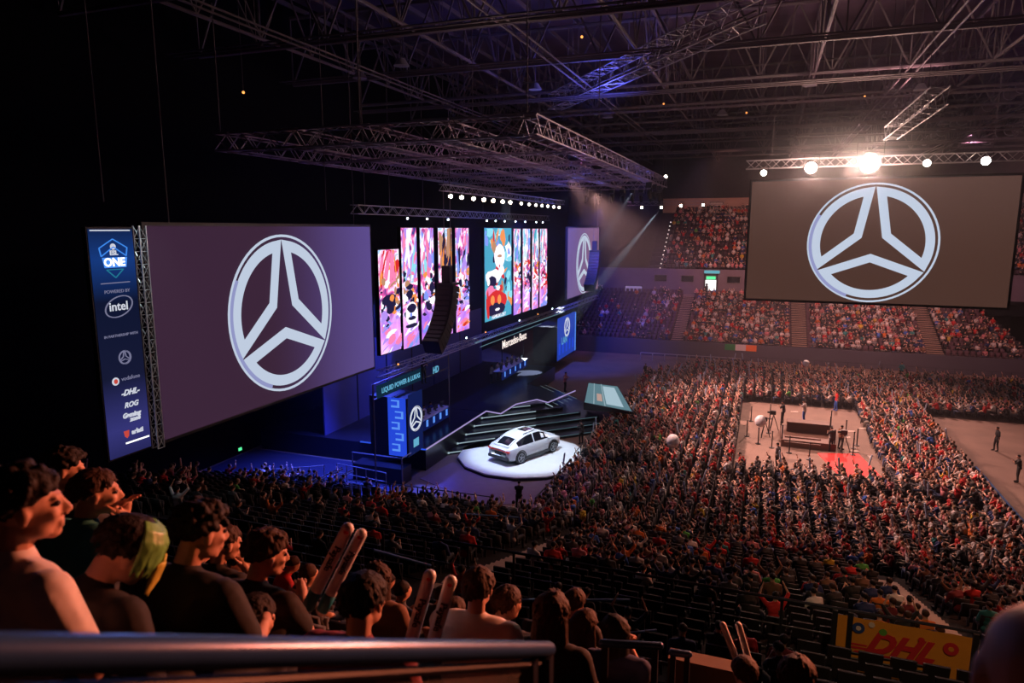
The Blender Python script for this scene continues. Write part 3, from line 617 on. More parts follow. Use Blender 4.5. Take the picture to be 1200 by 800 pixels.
# panel support truss above and the LED lit truss line
e = empty('support_truss', (-20.2, 49, 15.9), 'long truss along the top of the LED panels', 'truss')
lattice('st', (-20.2, 31, 16.0), (-20.2, 64.5, 16.0), .45, .6, e, .025)
for k, y in enumerate([36, 38.5, 41.5, 48.2, 50, 52, 54.5, 57, 60, 62]):
    e = empty('truss_spotlight', (-19.9, y, 15.75), 'tiny cool-white spotlight on the truss above the LED panels, %s from the left' % ordn(k + 1), 'lamp', 'tiny spotlights above the LED panels'); housing(e, (-19.85, y, 15.6), (1, -.6, -.4), .09, .2, .06, E['lampcool'])
e = empty('lamp_bar', (-17, 47, 17.1), 'lamp bar carrying the row of warm lamps in front of the LED wall', 'truss'); lattice('lb', (-17, 34.8, 17.25), (-17, 58.8, 17.25), .35, .5, e, .02)
for k, y in enumerate([35.9, 37.42, 39.18, 40.81, 42.41, 44.12, 45.61, 47.93, 49.67, 51.3, 52.82, 54.41, 56.1, 57.62]):
    nm = ['leftmost', 'second', 'third', 'fourth', 'fifth', 'sixth', 'seventh', 'eighth', 'ninth', 'tenth', 'eleventh', 'twelfth', 'thirteenth', 'rightmost'][k]
    e = empty('warm_lamp', (-17, y, 16.82), '%s of the fourteen warm lamps in a row above the LED panels' % nm, 'lamp', 'warm lamps above the LED panels')
    c = Vector((-17, y, 16.82)); build('clamp_pole', MB().tube((-17, y - .12, 16.8), (-17, y - .12, 17.4), .025, n=5), M['steel'], e); housing(e, c, Vector((4, 10, 12)) - c, .16, .3, .11 if k < 7 else .09, E['lampsmall'])
for (x, y, z, r, lb, m) in [(-9.75, 70, 20.06, .16, 'white lamp on the far rigging, highest of the distant lamps', E['lampsmall']), (-12.01, 70, 17.11, .12, 'distant warm lamp over the far stand, leftmost in its row', E['lampsmall']), (-10.06, 70, 17.09, .12, 'distant warm lamp beside the slanting beam', E['lampsmall']),
                      (-8.16, 70, 17.24, .13, 'distant warm lamp just right of the slanting beam', E['lampsmall']), (-6.05, 70, 17.29, .12, 'distant white lamp over the far upper stand', E['lampsmall'])]:
    e = empty('distant_lamp', (x, y, z), lb, 'lamp', 'distant lamps over the far stand'); c = Vector((x, y, z)); housing(e, c, Vector((0, 0, 14)) - c, .18, .3, r, m); build('clamp_pole', MB().tube((x, y + .15, z + .38), (x, y + .15, 25.0 if z > 19 else 17.4), .03, n=5), M['steel'], e)
e = empty('lamp_bar', (-9, 70.2, 17.5), 'truss carrying the distant row of warm lamps', 'truss'); lattice('lb2', (-13.5, 70.2, 17.5), (-4, 70.2, 17.5), .35, .6, e, .02)
for k, (x, y) in enumerate([(-12.6, 63), (-11.7, 63), (-10.9, 63), (-10.1, 63), (-9.2, 62.5), (-9, 60.5), (-9, 58), (-9, 55.5), (-13.6, 63), (-14.8, 63), (-16, 63)]):
    e = empty('moving_head', (x, y, 18), 'dark moving-head lamp under the rigging grid, %s of its row along the far corner' % ordn(k + 1), 'lamp', 'moving heads under the rigging grid')
    build('base_box', MB().box((x - .22, y - .22, 18.2), (x + .22, y + .22, 18.62)), M['box'], e); build('yoke', MB().box((x - .25, y - .06, 17.7), (x - .2, y + .06, 18.2)).box((x + .2, y - .06, 17.7), (x + .25, y + .06, 18.2)), M['box'], e)
    build('head', MB().cap((x, y, 17.85), (x + .05, y - .1, 17.45), .17, .14, n=10), M['box'], e)
# hanging roof lamps (discs) and little orange lights
for k, (x, y) in enumerate([(-24, 38), (-20, 36), (-15, 45), (-13, 58), (-4, 60), (2, 50), (9, 54), (17, 50), (-3, 75), (14, 72), (22, 58)]):
    e = empty('roof_lamp', (x, y, 24), 'round unlit hall lamp hanging under the roof, %s counted from the stage wall' % ordn([0, 1, 2, 3, 5, 6, 8, 9, 4, 7, 10][k] + 1), 'lamp', 'unlit hall lamps under the roof'); build('shade', MB().tube((x, y, 24.1), (x, y, 24.5), .45, .2, n=14), M['truss'], e); build('stem', MB().tube((x, y, 24.5), (x, y, 27), .03, n=5), M['steel'], e)
for k, (x, y, z) in enumerate([(-9.5, 36, 24.7), (-8, 55, 24.4), (6, 57, 24.4), (-2, 56.2, 23.6), (-26, 30, 22)]):
    e = empty('marker_light', (x, y, z), 'tiny orange marker light under the roof, ' + ['above the stage front', 'above the grid end', 'right of the catwalk', 'left of the centre screen', 'in the dark left corner'][k], 'lamp', 'orange marker lights under the roof'); build('bulb', MB().ell((x, y, z), (.07, .07, .07)), E['orange'], e); build('bracket', MB().tube((x, y, z + .05), (x, y, 31.0), .015, n=4), M['steel'], e)
# hung speaker arrays
def array(path, wd, label, nm):
    e = empty('line_array_speaker', path[0], label, 'speaker')
    for k, ((x, y, z), pit) in enumerate(zip(path, np.linspace(12, 60, len(path)))):
        m = Matrix.Rotation(R(-pit), 3, 'X'); mb = MB().obox((x, y, z), (wd / 2, .42, .155), m); mb.obox(Vector((x, y, z)) + m @ Vector((0, -.43, 0)), (wd / 2 - .08, .02, .12), m, 1)
        build('speaker_cabinet', mb, [M['box'], M['dark']], e)
    x, y, z = path[0]; build('bumper_frame', MB().box((x - wd / 2, y - .5, z + .2), (x + wd / 2, y + .5, z + .32)).box((x - .3, y - .2, z + .32), (x + .2, y + .2, z + 1.3)), M['dark'], e)
    build('cables', MB().tube((x - .2, y, z + 1.3), (x - .2, y, 18.6), .025, n=4).tube((x + .2, y, z + 1.3), (x + .2, y, 18.6), .025, n=4), M['steel'], e)
def curvepath(x, y0, z0, n, dz, lean):
    pts = []; y, z = y0, z0
    for k in range(n): pts.append((x, y, z)); a = R(12 + 48 * k / (n - 1)); z -= dz * math.cos(a); y -= dz * math.sin(a)
    return pts
array(curvepath(-17.2, 35.8, 11.6, 12, .345, 1), 1.05, 'curved black line-array speaker hung in front of the left LED panels', 'a')
array(curvepath(-17.3, 72.6, 12.4, 13, .36, 1), 1.1, 'curved line-array speaker hung in front of the lilac far screen', 'b')
e = empty('stage_cables', (-22, 33, 16), 'thin rigging cables hanging left of the LED panels', 'cable')
cb = MB()
for x, y in [(-21, 17.2), (-20.5, 29), (-21, 33.3), (-20.9, 35.8), (-20.9, 40), (-20.9, 50), (-20.9, 56)]: cb.tube((x, y, 15.9), (x, y, 25), .018, n=4)
build('cables', cb, M['steel'], e)

# ================================================================== STAGE
def prism(pts, z0, z1):
    n = len(pts); mb = MB(); mb.add([(x, y, z0) for x, y in pts] + [(x, y, z1) for x, y in pts], [tuple(range(n))[::-1], tuple(range(n, 2 * n))] + [(i, (i + 1) % n, n + (i + 1) % n, n + i) for i in range(n)]); return mb
e = empty('stage', (-19, 50.5, 0), 'dark stage with a zigzag lit edge and stepped pointed thrust behind the white car', 'stage')
build('main_deck', prism([(-32, 36.6), (-19.3, 36.6), (-19.3, 64.6), (-32, 64.6)], 0, 1.35), M['deck'], e)
for k in range(6):
    y0 = 39.8 + 1.45 * k; tip = -19.3 + (50.5 - y0); z = .22 * (k + 1)
    build('thrust_step', prism([(-19.3, y0), (tip, 50.5), (-19.3, 101 - y0)], 0, z), M['deck'], e)
    # light strip on the riser of each step, near side and far side
    a = Vector((-19.25, y0 - .03, z - .05)); ln = (2.6, 2.8, 5.5, 5, 4.5, 3.5)[k]
    d = Vector((1, 1, 0)).normalized()
    build('light_strip', MB().tube(a, a + d * ln, .035, n=4).tube(a - d * .05, a + d * .05, .07, n=6), E['led'], e)
    a2 = Vector((-19.25, 101 - y0 + .03, z - .05)); d2 = Vector((1, -1, 0)).normalized()
    build('light_strip', MB().tube(a2 , a2 + d2 * 6, .035, n=4), E['led'], e)
    if k < 4:
        a = Vector((tip, 50.5, z - .04)); build('light_strip', MB().tube(a + Vector((-.1, -.1, 0)), a + Vector((-5.5, -5.5, 0)), .014, n=4), E['palecy'], e)
edge = [(-19.25, 36.6, 1.4), (-19.2, 46.3, 1.4), (-17.9, 46.0, 1.4), (-17.8, 49.0, 1.4), (-16.7, 51.0, 1.4), (-15.6, 50.4, 1.4), (-14.6, 55.0, 1.4)]
build('edge_light', MB().path(edge, .05, n=5), E['ledpink'], e)
build('edge_light', MB().path([(-24, 36.55, 1.4), (-19.25, 36.55, 1.4)], .05, n=5), E['ledblue'], e)
build('raised_deck', prism([(-24, 46.3), (-19.2, 46.3), (-17.9, 46.0), (-17.8, 49), (-16.7, 51), (-15.6, 50.4), (-14.6, 53), (-19, 56), (-24, 56)], 1.3, 1.37), M['deck'], e)
# pointed glass nose at the tip
e = empty('stage_prow', (-10.5, 51, 1.2), 'pale cyan lit wedge-shaped glass podium at the pointed tip of the stage', 'podium')
A_, B_, C_, D_ = (-8.75, 50.0, 1.35), (-12.6, 50.0, 1.75), (-13.4, 54.6, 2.3), (-10.9, 54.6, 2.2)
mb = MB(); mb.add([A_, B_, C_, D_, (A_[0], A_[1], 1.2), (B_[0], B_[1], 1.2), (C_[0], C_[1], 1.3), (D_[0], D_[1], 1.3)], [(0, 3, 2, 1), (0, 1, 5, 4), (1, 2, 6, 5), (2, 3, 7, 6), (3, 0, 4, 7), (4, 5, 6, 7)])
build('podium_body', mb, M['deck'], e)
def lerp4(u, v, dz=.02):
    p = (Vector(A_).lerp(Vector(B_), u)).lerp(Vector(D_).lerp(Vector(C_), u), v); p.z += dz; return p
def quad(u0, u1, v0, v1, dz=.02):
    mb = MB(); mb.add([lerp4(u0, v0, dz), lerp4(u1, v0, dz), lerp4(u1, v1, dz), lerp4(u0, v1, dz), lerp4(u0, v0, 0), lerp4(u1, v0, 0), lerp4(u1, v1, 0), lerp4(u0, v1, 0)], [(0, 1, 2, 3), (0, 1, 5, 4), (1, 2, 6, 5), (2, 3, 7, 6), (3, 0, 4, 7)]); return mb
build('lit_top', quad(.02, .98, .03, .97), E['palecy'], e)
build('lit_screen', quad(.16, .52, .12, .88, .05), E['pale'], e)
build('lit_inset', quad(.60, .72, .2, .5, .05), emis('inset_warm', (.6, .4, .35), .8), e); build('glass_rib', quad(.55, .57, .03, .97, .06), E['led'], e)
build('glass_rib', quad(.78, .80, .03, .97, .06), E['led'], e)
# booths (near / far blue screens with emblem)
def booth(y0, y1, x, lb, side, flip=1):
    e = empty('player_booth', (x, (y0 + y1) / 2, 1.35), lb, 'booth')
    build('booth_wall', MB().box((x - 2.6, y0, 1.35), (x, y1, 5.0)), M['box'], e)
    if side == 'near':
        build('front_panel', MB().box((x - 1.3, y0 - .06, 1.4), (x - .1, y0 - .01, 5.0)), E['booth'], e)
        for k in range(5):
            z = 1.7 + k * .68; xx = x - 1.25 + (.25 if k % 2 else .0)
            build('panel_figure', MB().box((xx + .2, y0 - .09, z), (xx + .75, y0 - .06, z + .12)).box((xx + .62, y0 - .09, z), (xx + .75, y0 - .06, z + .46)).box((xx + .2, y0 - .09, z + .38), (xx + .62, y0 - .06, z + .46)), E['boothlt'], e)
        build('side_panel', MB().box((x, y0 + .1, 1.4), (x + .03, y1 - .1, 5.2)), emis('booth_navy', (.006, .012, .08)), e)
        emblem(e, (x + .03, (y0 + y1) / 2, 3.55), (0, 1, 0), UP, .78, E['starsm'], E['starsm'], off=.03, stroke=.11)
        build('side_mark', MB().box((x + .03, (y0 + y1) / 2 - .35, 1.8), (x + .05, (y0 + y1) / 2 + .3, 2.3)), E['cyan'], e)
    else:
        build('side_panel', MB().box((x, y0 + .1, 1.5), (x + .03, y1 - .1, 5.9)), emis('booth_blue_far', (.02, .06, .5), .8), e)
        emblem(e, (x + .03, y0 + 3.6, 4.6), (0, 1, 0), UP, 1.05, E['starsm'], E['starsm'], off=.03, stroke=.11)
        for q in range(5): build('panel_bar', MB().box((x + .03, y0 + .6 + q * 1.3, 2.0), (x + .05, y0 + 1.1 + q * 1.3, 3.2 - .1 * (q % 3))), E['booth'], e)
        text_obj('LAN', E['cyan'], 1.1, (x + .05, y0 + 2.6, 3.3), (0, 1, 0), UP, e)
        build('edge_panel', MB().box((x - .3, y1 - .1, 1.5), (x + .1, y1 + .05, 5.8)), E['boothlt'], e)
booth(34.95, 36.9, -19.6, 'near player booth with a bright blue front panel and small ringed emblem on its side', 'near')
booth(66.6, 73.6, -19.7, 'far blue booth with a ringed emblem, right of the stage steps', 'far')
def desk(y0, y1, x, z, lb, nm, sign=None):
    e = empty('player_desk', (x, (y0 + y1) / 2, z), lb, 'desk', 'player desks on the stage')
    build('desk_top', MB().box((x - .45, y0, z + .72), (x + .45, y1, z + .78)), M['white'], e); build('desk_front', MB().box((x + .38, y0, z), (x + .42, y1, z + .72)), emis('desk_front_blue', (.004, .008, .07), 1), e)
    n = 5; me = None
    for k in range(n):
        yy = y0 + (k + .5) * (y1 - y0) / n
        m_ = empty('gaming_monitor', (x + .05, yy, z + .78), 'monitor on the %s player desk, %s from the camera' % (nm, ['nearest', 'second', 'third', 'fourth', 'farthest'][k]), 'monitor', 'monitors on the player desks')
        build('screen_back', MB().box((x + .05, yy - .3, z + .88), (x + .09, yy + .3, z + 1.22)), M['dark'], m_); build('stand', MB().box((x + .0, yy - .1, z + .78), (x + .18, yy + .1, z + .80)).box((x + .05, yy - .03, z + .78), (x + .08, yy + .03, z + .95)), M['dark'], m_)
        build('front_light', MB().box((x + .42, yy - .12, z + .2), (x + .45, yy + .12, z + .65)), E['boothlt'], e)
    if sign: 
        build('sign_beam', MB().box((x - .1, y0 + 1, z + 2.6), (x, y1 + .5, z + 3.1)), M['dark'], e)
        for yy in (y0 + 1.2, y1 + .3): build('sign_post', MB().tube((x - .05, yy, z), (x - .05, yy, z + 2.6), .04), M['dark'], e)
        text_obj(sign, E['wsign'], 1.05, (x + .02, (y0 + y1) / 2 + 1, z + 2.9), (0, 1, 0), UP, e, bold=.01)
desk(38.4, 43.4, -21.3, 1.6, 'long white player desk with blue lights on its front, near team', 'near')
desk(54.5, 61.2, -21.5, 1.9, 'long white player desk of the far team, under a small white lettered sign', 'far', 'Mercedes-Benz')
# team name band
e = empty('name_band', (-20.5, 36, 5.6), 'cyan-lit lettered band above the near booth', 'sign')
build('band_board', MB().box((-20.6, 33.2, 5.35), (-20.5, 38.6, 6.1)), emis('band_ground', (.005, .02, .04)), e)
text_obj('LIQUID POWER & LUKAS', E['cyan'], .42, (-20.46, 35.9, 5.72), (0, 1, 0), UP, e, bold=.01)
text_obj('HD', E['cyan'], .6, (-20.4, 40.4, 5.65), (0, 1, 0), UP, e, bold=.02)
build('band_truss', MB().tube((-20.7, 33, 6.2), (-20.7, 43, 6.2), .04).tube((-20.7, 33, 5.3), (-20.7, 43, 5.3), .04).tube((-20.7, 33, 0), (-20.7, 33, 6.2), .05).tube((-20.7, 43, 1.3), (-20.7, 43, 6.2), .05), M['steel'], e)
# low-level beams of the light bars in front of the stage wall (fixtures)
for k, (y, z) in enumerate([(33.5, 7.4), (43, 7.5), (46.5, 7.4), (54, 7.35), (59, 7.3), (63.5, 7.3)]):
    e = empty('lower_light', (-19.4, y, z), 'small light on the bar under the LED panels, %s from the left' % ordn(k + 1), 'lamp', 'small lights under the LED panels'); housing(e, (-19.3, y, z), (1, -.5, -.1), .07, .15, .055, E['lampcool'] if k % 2 else E['orange'])
e = empty('lower_bar', (-19.5, 48, 7.3), 'dark bar with thin cyan light lines under the LED panels', 'truss')
lattice('lob', (-19.6, 32, 7.1), (-19.6, 84, 6.6), .4, .8, e, .025)
build('light_line', MB().tube((-19.3, 44.5, 6.9), (-19.3, 68, 6.5), .035, n=4).tube((-19.3, 45.5, 6.45), (-19.3, 60, 6.3), .025, n=4), E['palecy'], e)
# backdrop flats behind the desks
for k, (y0, y1) in enumerate([(37, 45), (45.2, 53), (53.2, 64)]):
    e = empty('backdrop_flat', (-27, (y0 + y1) / 2, 1.35), 'dark blue stage flat behind the %s of the stage' % ['near desk', 'centre', 'far desk'][k], 'flat', 'stage backdrop flats')
    build('flat_panel', MB().box((-27.1, y0, 1.35), (-27, y1, 7.0)), mat('flat_blue%d' % k, (.05, .06, .22), .7), e); build('batten', MB().box((-27.0, (y0 + y1) / 2 - .05, 1.35), (-26.95, (y0 + y1) / 2 + .05, 7.0)), M['dark'], e)

# ================================================================== CAR PLATFORM AND CAR
pc = (-14.4, 41.0)
e = empty('display_platform', (*pc, 0), 'low round white display platform under the white car', 'platform')
oct_ = [(pc[0] + 4.3 * math.cos(a), pc[1] + 4.3 * math.sin(a)) for a in np.linspace(0, 2 * math.pi, 14, endpoint=False)]
build('platform_top', prism(oct_, 0, .22), M['white'], e); oct2 = [(pc[0] + (x - pc[0]) * 1.01, pc[1] + (y - pc[1]) * 1.01) for x, y in oct_]
build('platform_skirt', prism(oct2, 0, .16), M['dark'], e)
e = empty('purple_light_patch', (-14, 35, 0), 'floor patch with purple light put into its colour, in front of the car platform', 'carpet'); build('floor_sheet', prism([(-19, 35.2), (-18.4, 38.6), (-13, 36.5), (-10.9, 38.4), (-10.6, 34.2), (-14, 32.9)], 0, .02), M['purple'], e)  # pool of purple light on the floor, painted as a coloured sheet
CS = 1.10; car = empty('car', (-14.25, 41.15, .22), 'white coupe-shaped SUV parked on the round display platform', 'car')
car.rotation_euler = (0, 0, R(90 - 23)); car.scale = (CS, CS, CS)
def carlink(nm, mb, m, smooth=True, par=car):
    me = mb.mesh(nm, m, smooth); return link(nm, me, par)
st = [(-2.36, .62, .90, .56, .93, .50), (-2.30, .82, .97, .60, 1.00, .34), (-2.05, .92, 1.02, .66, 1.08, .26), (-1.75, .94, 1.03, .68, 1.24, .24), (-1.3, .95, 1.02, .66, 1.43, .24), (-.8, .955, 1.0, .65, 1.555, .24), (-.2, .95, .99, .65, 1.61, .24), (.35, .95, .98, .64, 1.585, .24),
      (.8, .945, .97, .63, 1.44, .24), (1.15, .94, .97, .68, 1.21, .24), (1.42, .94, .98, .72, 1.05, .24), (1.8, .93, .94, .66, .99, .26), (2.15, .88, .84, .55, .89, .28), (2.34, .74, .66, .42, .70, .34), (2.42, .55, .52, .32, .54, .42)]
mb = MB(); prof = []
for x, wb, zb, wr, zr, z0 in st:
    prof.append([(x, wb * .86, z0), (x, wb, z0 + .14), (x, wb * 1.0, (z0 + zb) / 2), (x, wb * .985, zb - .05), (x, wb * .95, zb), (x, wr, zr - .03), (x, wr * .8, zr), (x, 0, zr + .015)])
vs = []; n = 8
for p in prof: vs += p + [(a, -b, c) for a, b, c in p[::-1][1:]]
m_ = 2 * n - 1; fs = []
for i in range(len(prof) - 1):
    for j in range(m_ - 1): fs.append((i * m_ + j, i * m_ + j + 1, (i + 1) * m_ + j + 1, (i + 1) * m_ + j))
    fs.append((i * m_ + m_ - 1, i * m_, (i + 1) * m_, (i + 1) * m_ + m_ - 1))
fs += [tuple(range(m_)), tuple(range((len(prof) - 1) * m_, len(prof) * m_))[::-1]]
mb.add(vs, fs); carlink('body', mb, M['carwhite'])
def side_quad(i0, i1, s, t0=.10, t1=.90, x0=0, x1=0):
    mb = MB(); pts0 = []; 
    def pt(i, t, f=0):
        a = Vector(prof[i][4]); b = Vector(prof[i][5]); q = a.lerp(b, t)
        if f: a2 = Vector(prof[i + 1][4]); b2 = Vector(prof[i + 1][5]); q = q.lerp(a2.lerp(b2, t), f)
        q.y += .012; q.z += .006; return (q.x, q.y * s, q.z)
    for i in range(i0, i1):
        f0 = x0 if i == i0 else 0; f1 = x1 if (i == i1 - 1 and x1) else 1
        mb.add([pt(i, t0, f0), pt(i, t1, f0), pt(i, t1, f1), pt(i, t0, f1)], [(0, 1, 2, 3)])
    return mb
for s in (1, -1):
    carlink('side_window', side_quad(3, 6, s, x0=.3, x1=.85), M['carglass'], False); carlink('side_window', side_quad(6, 9, s, x0=.0, x1=.7), M['carglass'], False)
    carlink('wing_mirror', MB().ell((.95, 1.03 * s, 1.03), (.09, .12, .075)), M['carwhite'])
    carlink('sill', MB().box((-1.1, s * .86, .2), (1.1, s * .965, .34)), M['bumper'], False)
    for x in (-1.44, 1.44):
        w_ = MB(); w_.tube((x, s * .72, .36), (x, s * .955, .36), .37, n=24); wh_ = carlink('wheel', w_, M['tyre'])
        r_ = MB()
        for k in range(5): a = 2 * math.pi * k / 5; r_.tube((x, s * .965, .36), (x + .24 * math.cos(a), s * .965, .36 + .24 * math.sin(a)), .03, n=4)
        r_.tube((x, s * .95, .36), (x, s * .975, .36), .07, n=10)
        for k in range(20): a = 2 * math.pi * k / 20; b = a + 2 * math.pi / 20; r_.tube((x + .25 * math.cos(a), s * .96, .36 + .25 * math.sin(a)), (x + .25 * math.cos(b), s * .96, .36 + .25 * math.sin(b)), .02, n=4)
        link('alloy_rim', r_.mesh('rim', M['rim']), wh_)
        a_ = MB(); pts = [(x + .43 * math.cos(t), s * .958, .36 + .43 * math.sin(t)) for t in np.linspace(R(-8), R(188), 14)]; a_.path(pts, .035, n=5); carlink('wheel_arch', a_, M['bumper'])
    carlink('tail_lamp', MB().box((-2.36, s * .42, .80), (-2.27, s * .84, .90)), M['tail'], False)
    carlink('headlamp', MB().box((2.16, s * .50, .68), (2.33, s * .76, .78)), M['rim'], False)
    carlink('door_handle', MB().box((-.55, s * .955, .84), (-.32, s * .98, .87)).box((.5, s * .955, .84), (.72, s * .98, .87)), M['carwhite'], False)
    carlink('roof_rail', MB().path([(-.9, s * .60, 1.60), (.3, s * .60, 1.655)], .02, n=5), M['dark'])
def top_quad(i0, i1, h, m, nm, f0=0., f1=1.):
    mb = MB()
    for i in range(i0, i1):
        a0 = Vector(prof[i][5]); b0 = Vector(prof[i + 1][5]); c0_ = Vector(prof[i][7]); d0 = Vector(prof[i + 1][7]); u0 = f0 if i == i0 else 0; u1 = f1 if i == i1 - 1 else 1
        P0 = a0.lerp(b0, u0); P1 = a0.lerp(b0, u1); Q0 = c0_.lerp(d0, u0); Q1 = c0_.lerp(d0, u1)
        mb.add([(P0.x, P0.y * h, P0.z + .025), (Q0.x, 0, Q0.z + .015), (P0.x, -P0.y * h, P0.z + .025), (P1.x, P1.y * h, P1.z + .025), (Q1.x, 0, Q1.z + .015), (P1.x, -P1.y * h, P1.z + .025)], [(0, 1, 4, 3), (1, 2, 5, 4)])
    carlink(nm, mb, m, False)
top_quad(2, 4, .86, M['carglass'], 'rear_window', .15, .75); top_quad(7, 9, .9, M['carglass'], 'windscreen', .8, .95); top_quad(5, 7, .72, M['carglass'], 'sunroof', .6, .9)
carlink('rear_bumper', MB().box((-2.42, -.78, .34), (-2.26, .78, .50)), M['bumper'], False); carlink('light_bar', MB().box((-2.365, -.42, .83), (-2.33, .42, .87)), M['tail'], False)
carlink('number_plate', MB().box((-2.40, -.26, .60), (-2.35, .26, .71)), M['bumper'], False); carlink('spoiler', MB().box((-2.2, -.6, 1.06), (-2.05, .6, 1.09)), M['carwhite'], False)
# ================================================================== BARRIERS
def barrier(p, q, n, lb, h=1.1, m='dark', grp=None, rails=(1.0,), r=.028, nm='crowd_barrier'):
    e = empty(nm, p, lb, 'barrier', grp); p = Vector(p); q = Vector(q)
    for k in range(n + 1):
        c = p.lerp(q, k / n); build('post', MB().tube(c, c + UP * h, r * 1.2, n=6), M[m], e)
    for t in rails: build('rail', MB().tube(p + UP * h * t, q + UP * h * t, r, n=6), M[m], e)
    return e
barrier((-10.5, 31.9, 0), (-10.4, 38.4, 0), 4, 'dark metal barrier with posts between the car platform and the crowd', 1.25, rails=(1, .15), r=.04)
barrier((-10.6, 40, 0), (-10.6, 44.5, 0), 3, 'dark barrier at the front row right of the car', 1.1, rails=(1, .5))
barrier((-10.7, 45.6, 0), (-9.6, 46.1, 0), 1, 'short dark barrier beside the stage tip at the front row', 1.2, rails=(1, .5), r=.04)
barrier((-13, 78, 0), (-2, 78, 0), 8, 'long light-topped metal barrier in front of the far stand', .9, 'truss', r=.05)
barrier((-1, 79, 0), (25, 79, 0), 16, 'dark barrier along the foot of the far stand behind the crowd', 1.0, 'dark')
barrier((12.4, 33, 0), (12.4, 46, 0), 9, 'teal-grey barrier along the right edge of the floor crowd', 1.05, 'rail', rails=(1, .6), r=.05)
barrier((-23.5, 33.2, 0), (-19.9, 32.8, 0), 5, 'blue-lit metal barrier in front of the stage corner', 1.1, 'truss', rails=(1, .5, .1))
barrier((-28.8, 29.5, 0), (-24, 32.6, 0), 7, 'long blue-lit barrier running into the dark left corner', 1.1, 'truss', rails=(1, .1))
barrier((-19.8, 31.6, 0), (-13, 31.8, 0), 8, 'low barrier between the lower tier and the purple-lit floor patch', 1.0, 'dark', rails=(1, .5))
e = empty('equipment_riser', (-21, 34.6, 0), 'dark blue-lit equipment riser below the near booth', 'riser')
build('riser_deck', MB().box((-22.8, 33.8, 0), (-19.4, 34.9, 1.0)), M['deck'], e); build('riser_rail', MB().path([(-22.8, 33.8, 1.7), (-19.4, 33.8, 1.7), (-19.4, 34.9, 1.7)], .04, n=5).tube((-22.8, 33.8, 1), (-22.8, 33.8, 1.7), .04).tube((-19.4, 33.8, 0), (-19.4, 33.8, 1.7), .04), M['truss'], e)
for k, (x, y) in enumerate([(-23.4, 32.2), (-22.6, 32.1)]):
    e = empty('folding_ladder', (x, y, 0), ['pale folded ramp strip, left of the pair by the stage corner', 'pale folded ramp strip, right of the pair by the stage corner'][k], 'ramp', 'ramp strips'); build('side_rails', MB().tube((x - .6, y - .5, .5), (x + .6, y + .5, 1.1), .05, n=4).tube((x - .4, y - .7, .5), (x + .8, y + .3, 1.1), .05, n=4), M['truss'], e)
e = empty('exit_light', (-24, 25.9, 4.2), 'small green exit light in the dark under the left screen', 'light'); build('sign_face', MB().box((-24, 25.8, 4.13), (-23.97, 26.0, 4.27)), E['green'], e); build('sign_box', MB().box((-24.1, 25.75, 4.1), (-24, 26.05, 4.3)), M['dark'], e)
# central camera desk on the open floor
e = empty('camera_desk', (3.0, 51.5, 0), 'dark wooden camera platform on the open floor in the middle of the crowd', 'desk')
build('riser_box', MB().box((1.7, 49.6, 0), (5.2, 53.6, .5)), M['wood'], e); build('desk_top', MB().box((2.1, 51.8, 1.15), (4.9, 52.8, 1.22)), M['wood'], e); build('desk_front', MB().box((2.1, 51.8, .5), (4.9, 51.86, 1.15)), M['wood'], e)
build('desk_side', MB().box((2.1, 51.86, .5), (2.16, 52.8, 1.15)).box((4.84, 51.86, .5), (4.9, 52.8, 1.15)), M['wood'], e)
build('front_rail', MB().box((1.9, 49.3, .75), (4.2, 49.4, .85)), M['wood'], e); build('front_rail', MB().box((1.9, 49.3, .35), (4.2, 49.4, .45)), M['wood'], e)
for x in (1.75, 5.1):
    for y in (49.8, 53.4): build('corner_post', MB().tube((x, y, .5), (x, y, 1.5), .05, n=6), M['dark'], e)
for k, (x, y) in enumerate([(.9, 52.6), (1.1, 49.0), (1.0, 56.8), (.2, 49.6), (-.4, 55.5), (5.4, 56.3), (6.2, 53.8), (6.4, 50.8), (6.2, 49.2), (6.7, 51.6), (2.2, 48.2), (3.4, 47.2), (-.6, 51.2)]):
    e = empty('stanchion', (x, y, 0), 'dark barrier post on the open brown floor, %s counted round the camera desk' % ordn(k + 1), 'stanchion', 'barrier posts around the camera desk')
    build('base', MB().tube((x, y, 0), (x, y, .04), .18, n=10), M['dark'], e); build('pole', MB().tube((x, y, .04), (x, y, 1.15), .04, n=6), M['dark'], e); build('cap', MB().ell((x, y, 1.17), (.06, .06, .05)), M['dark'], e)
for k, (x, y) in enumerate([(.6, 51.5), (5.7, 49.9), (1.2, 53.6)]):
    e = empty('camera_tripod', (x, y, 0), ['camera on a tripod at the left of the camera desk', 'camera on a tripod at the right front of the camera desk', 'camera on a tripod behind the left post of the camera desk'][k], 'camera')
    for a in (0, 2.1, 4.2): build('leg', MB().tube((x, y, 1.2), (x + .4 * math.cos(a), y + .4 * math.sin(a), 0), .03, n=5), M['dark'], e)
    build('camera_body', MB().box((x - .25, y - .12, 1.2), (x + .15, y + .12, 1.5)), M['dark'], e); build('lens', MB().tube((x - .25, y, 1.35), (x - .45, y, 1.35), .07, n=10), M['dark'], e)
e = empty('red_carpet', (5.4, 47.4, 0), 'bright red carpet lying on the open floor right of the camera desk', 'carpet')
build('floor_sheet', prism([(4.0, 48.8), (6.6, 49.6), (7.4, 45.2), (5.0, 44.4)], 0, .03), M['red'], e)
def flatpaper(x, y, a, k):
    e = link('paper_sheet', MB().obox((0, 0, .012), (.28, .12, .01), a).mesh('paper', M['bwhite']), None, (x, y, 0)); tag(e, 'pale sheet of litter on the brown floor, %s' % ['nearest the near crowd', 'beside the right crowd', 'by the right posts', 'by the left posts', 'near the red carpet', 'in front of the desk', 'behind the desk', 'towards the back crowd', 'farthest to the right'][k], 'paper', 'litter on the open floor')
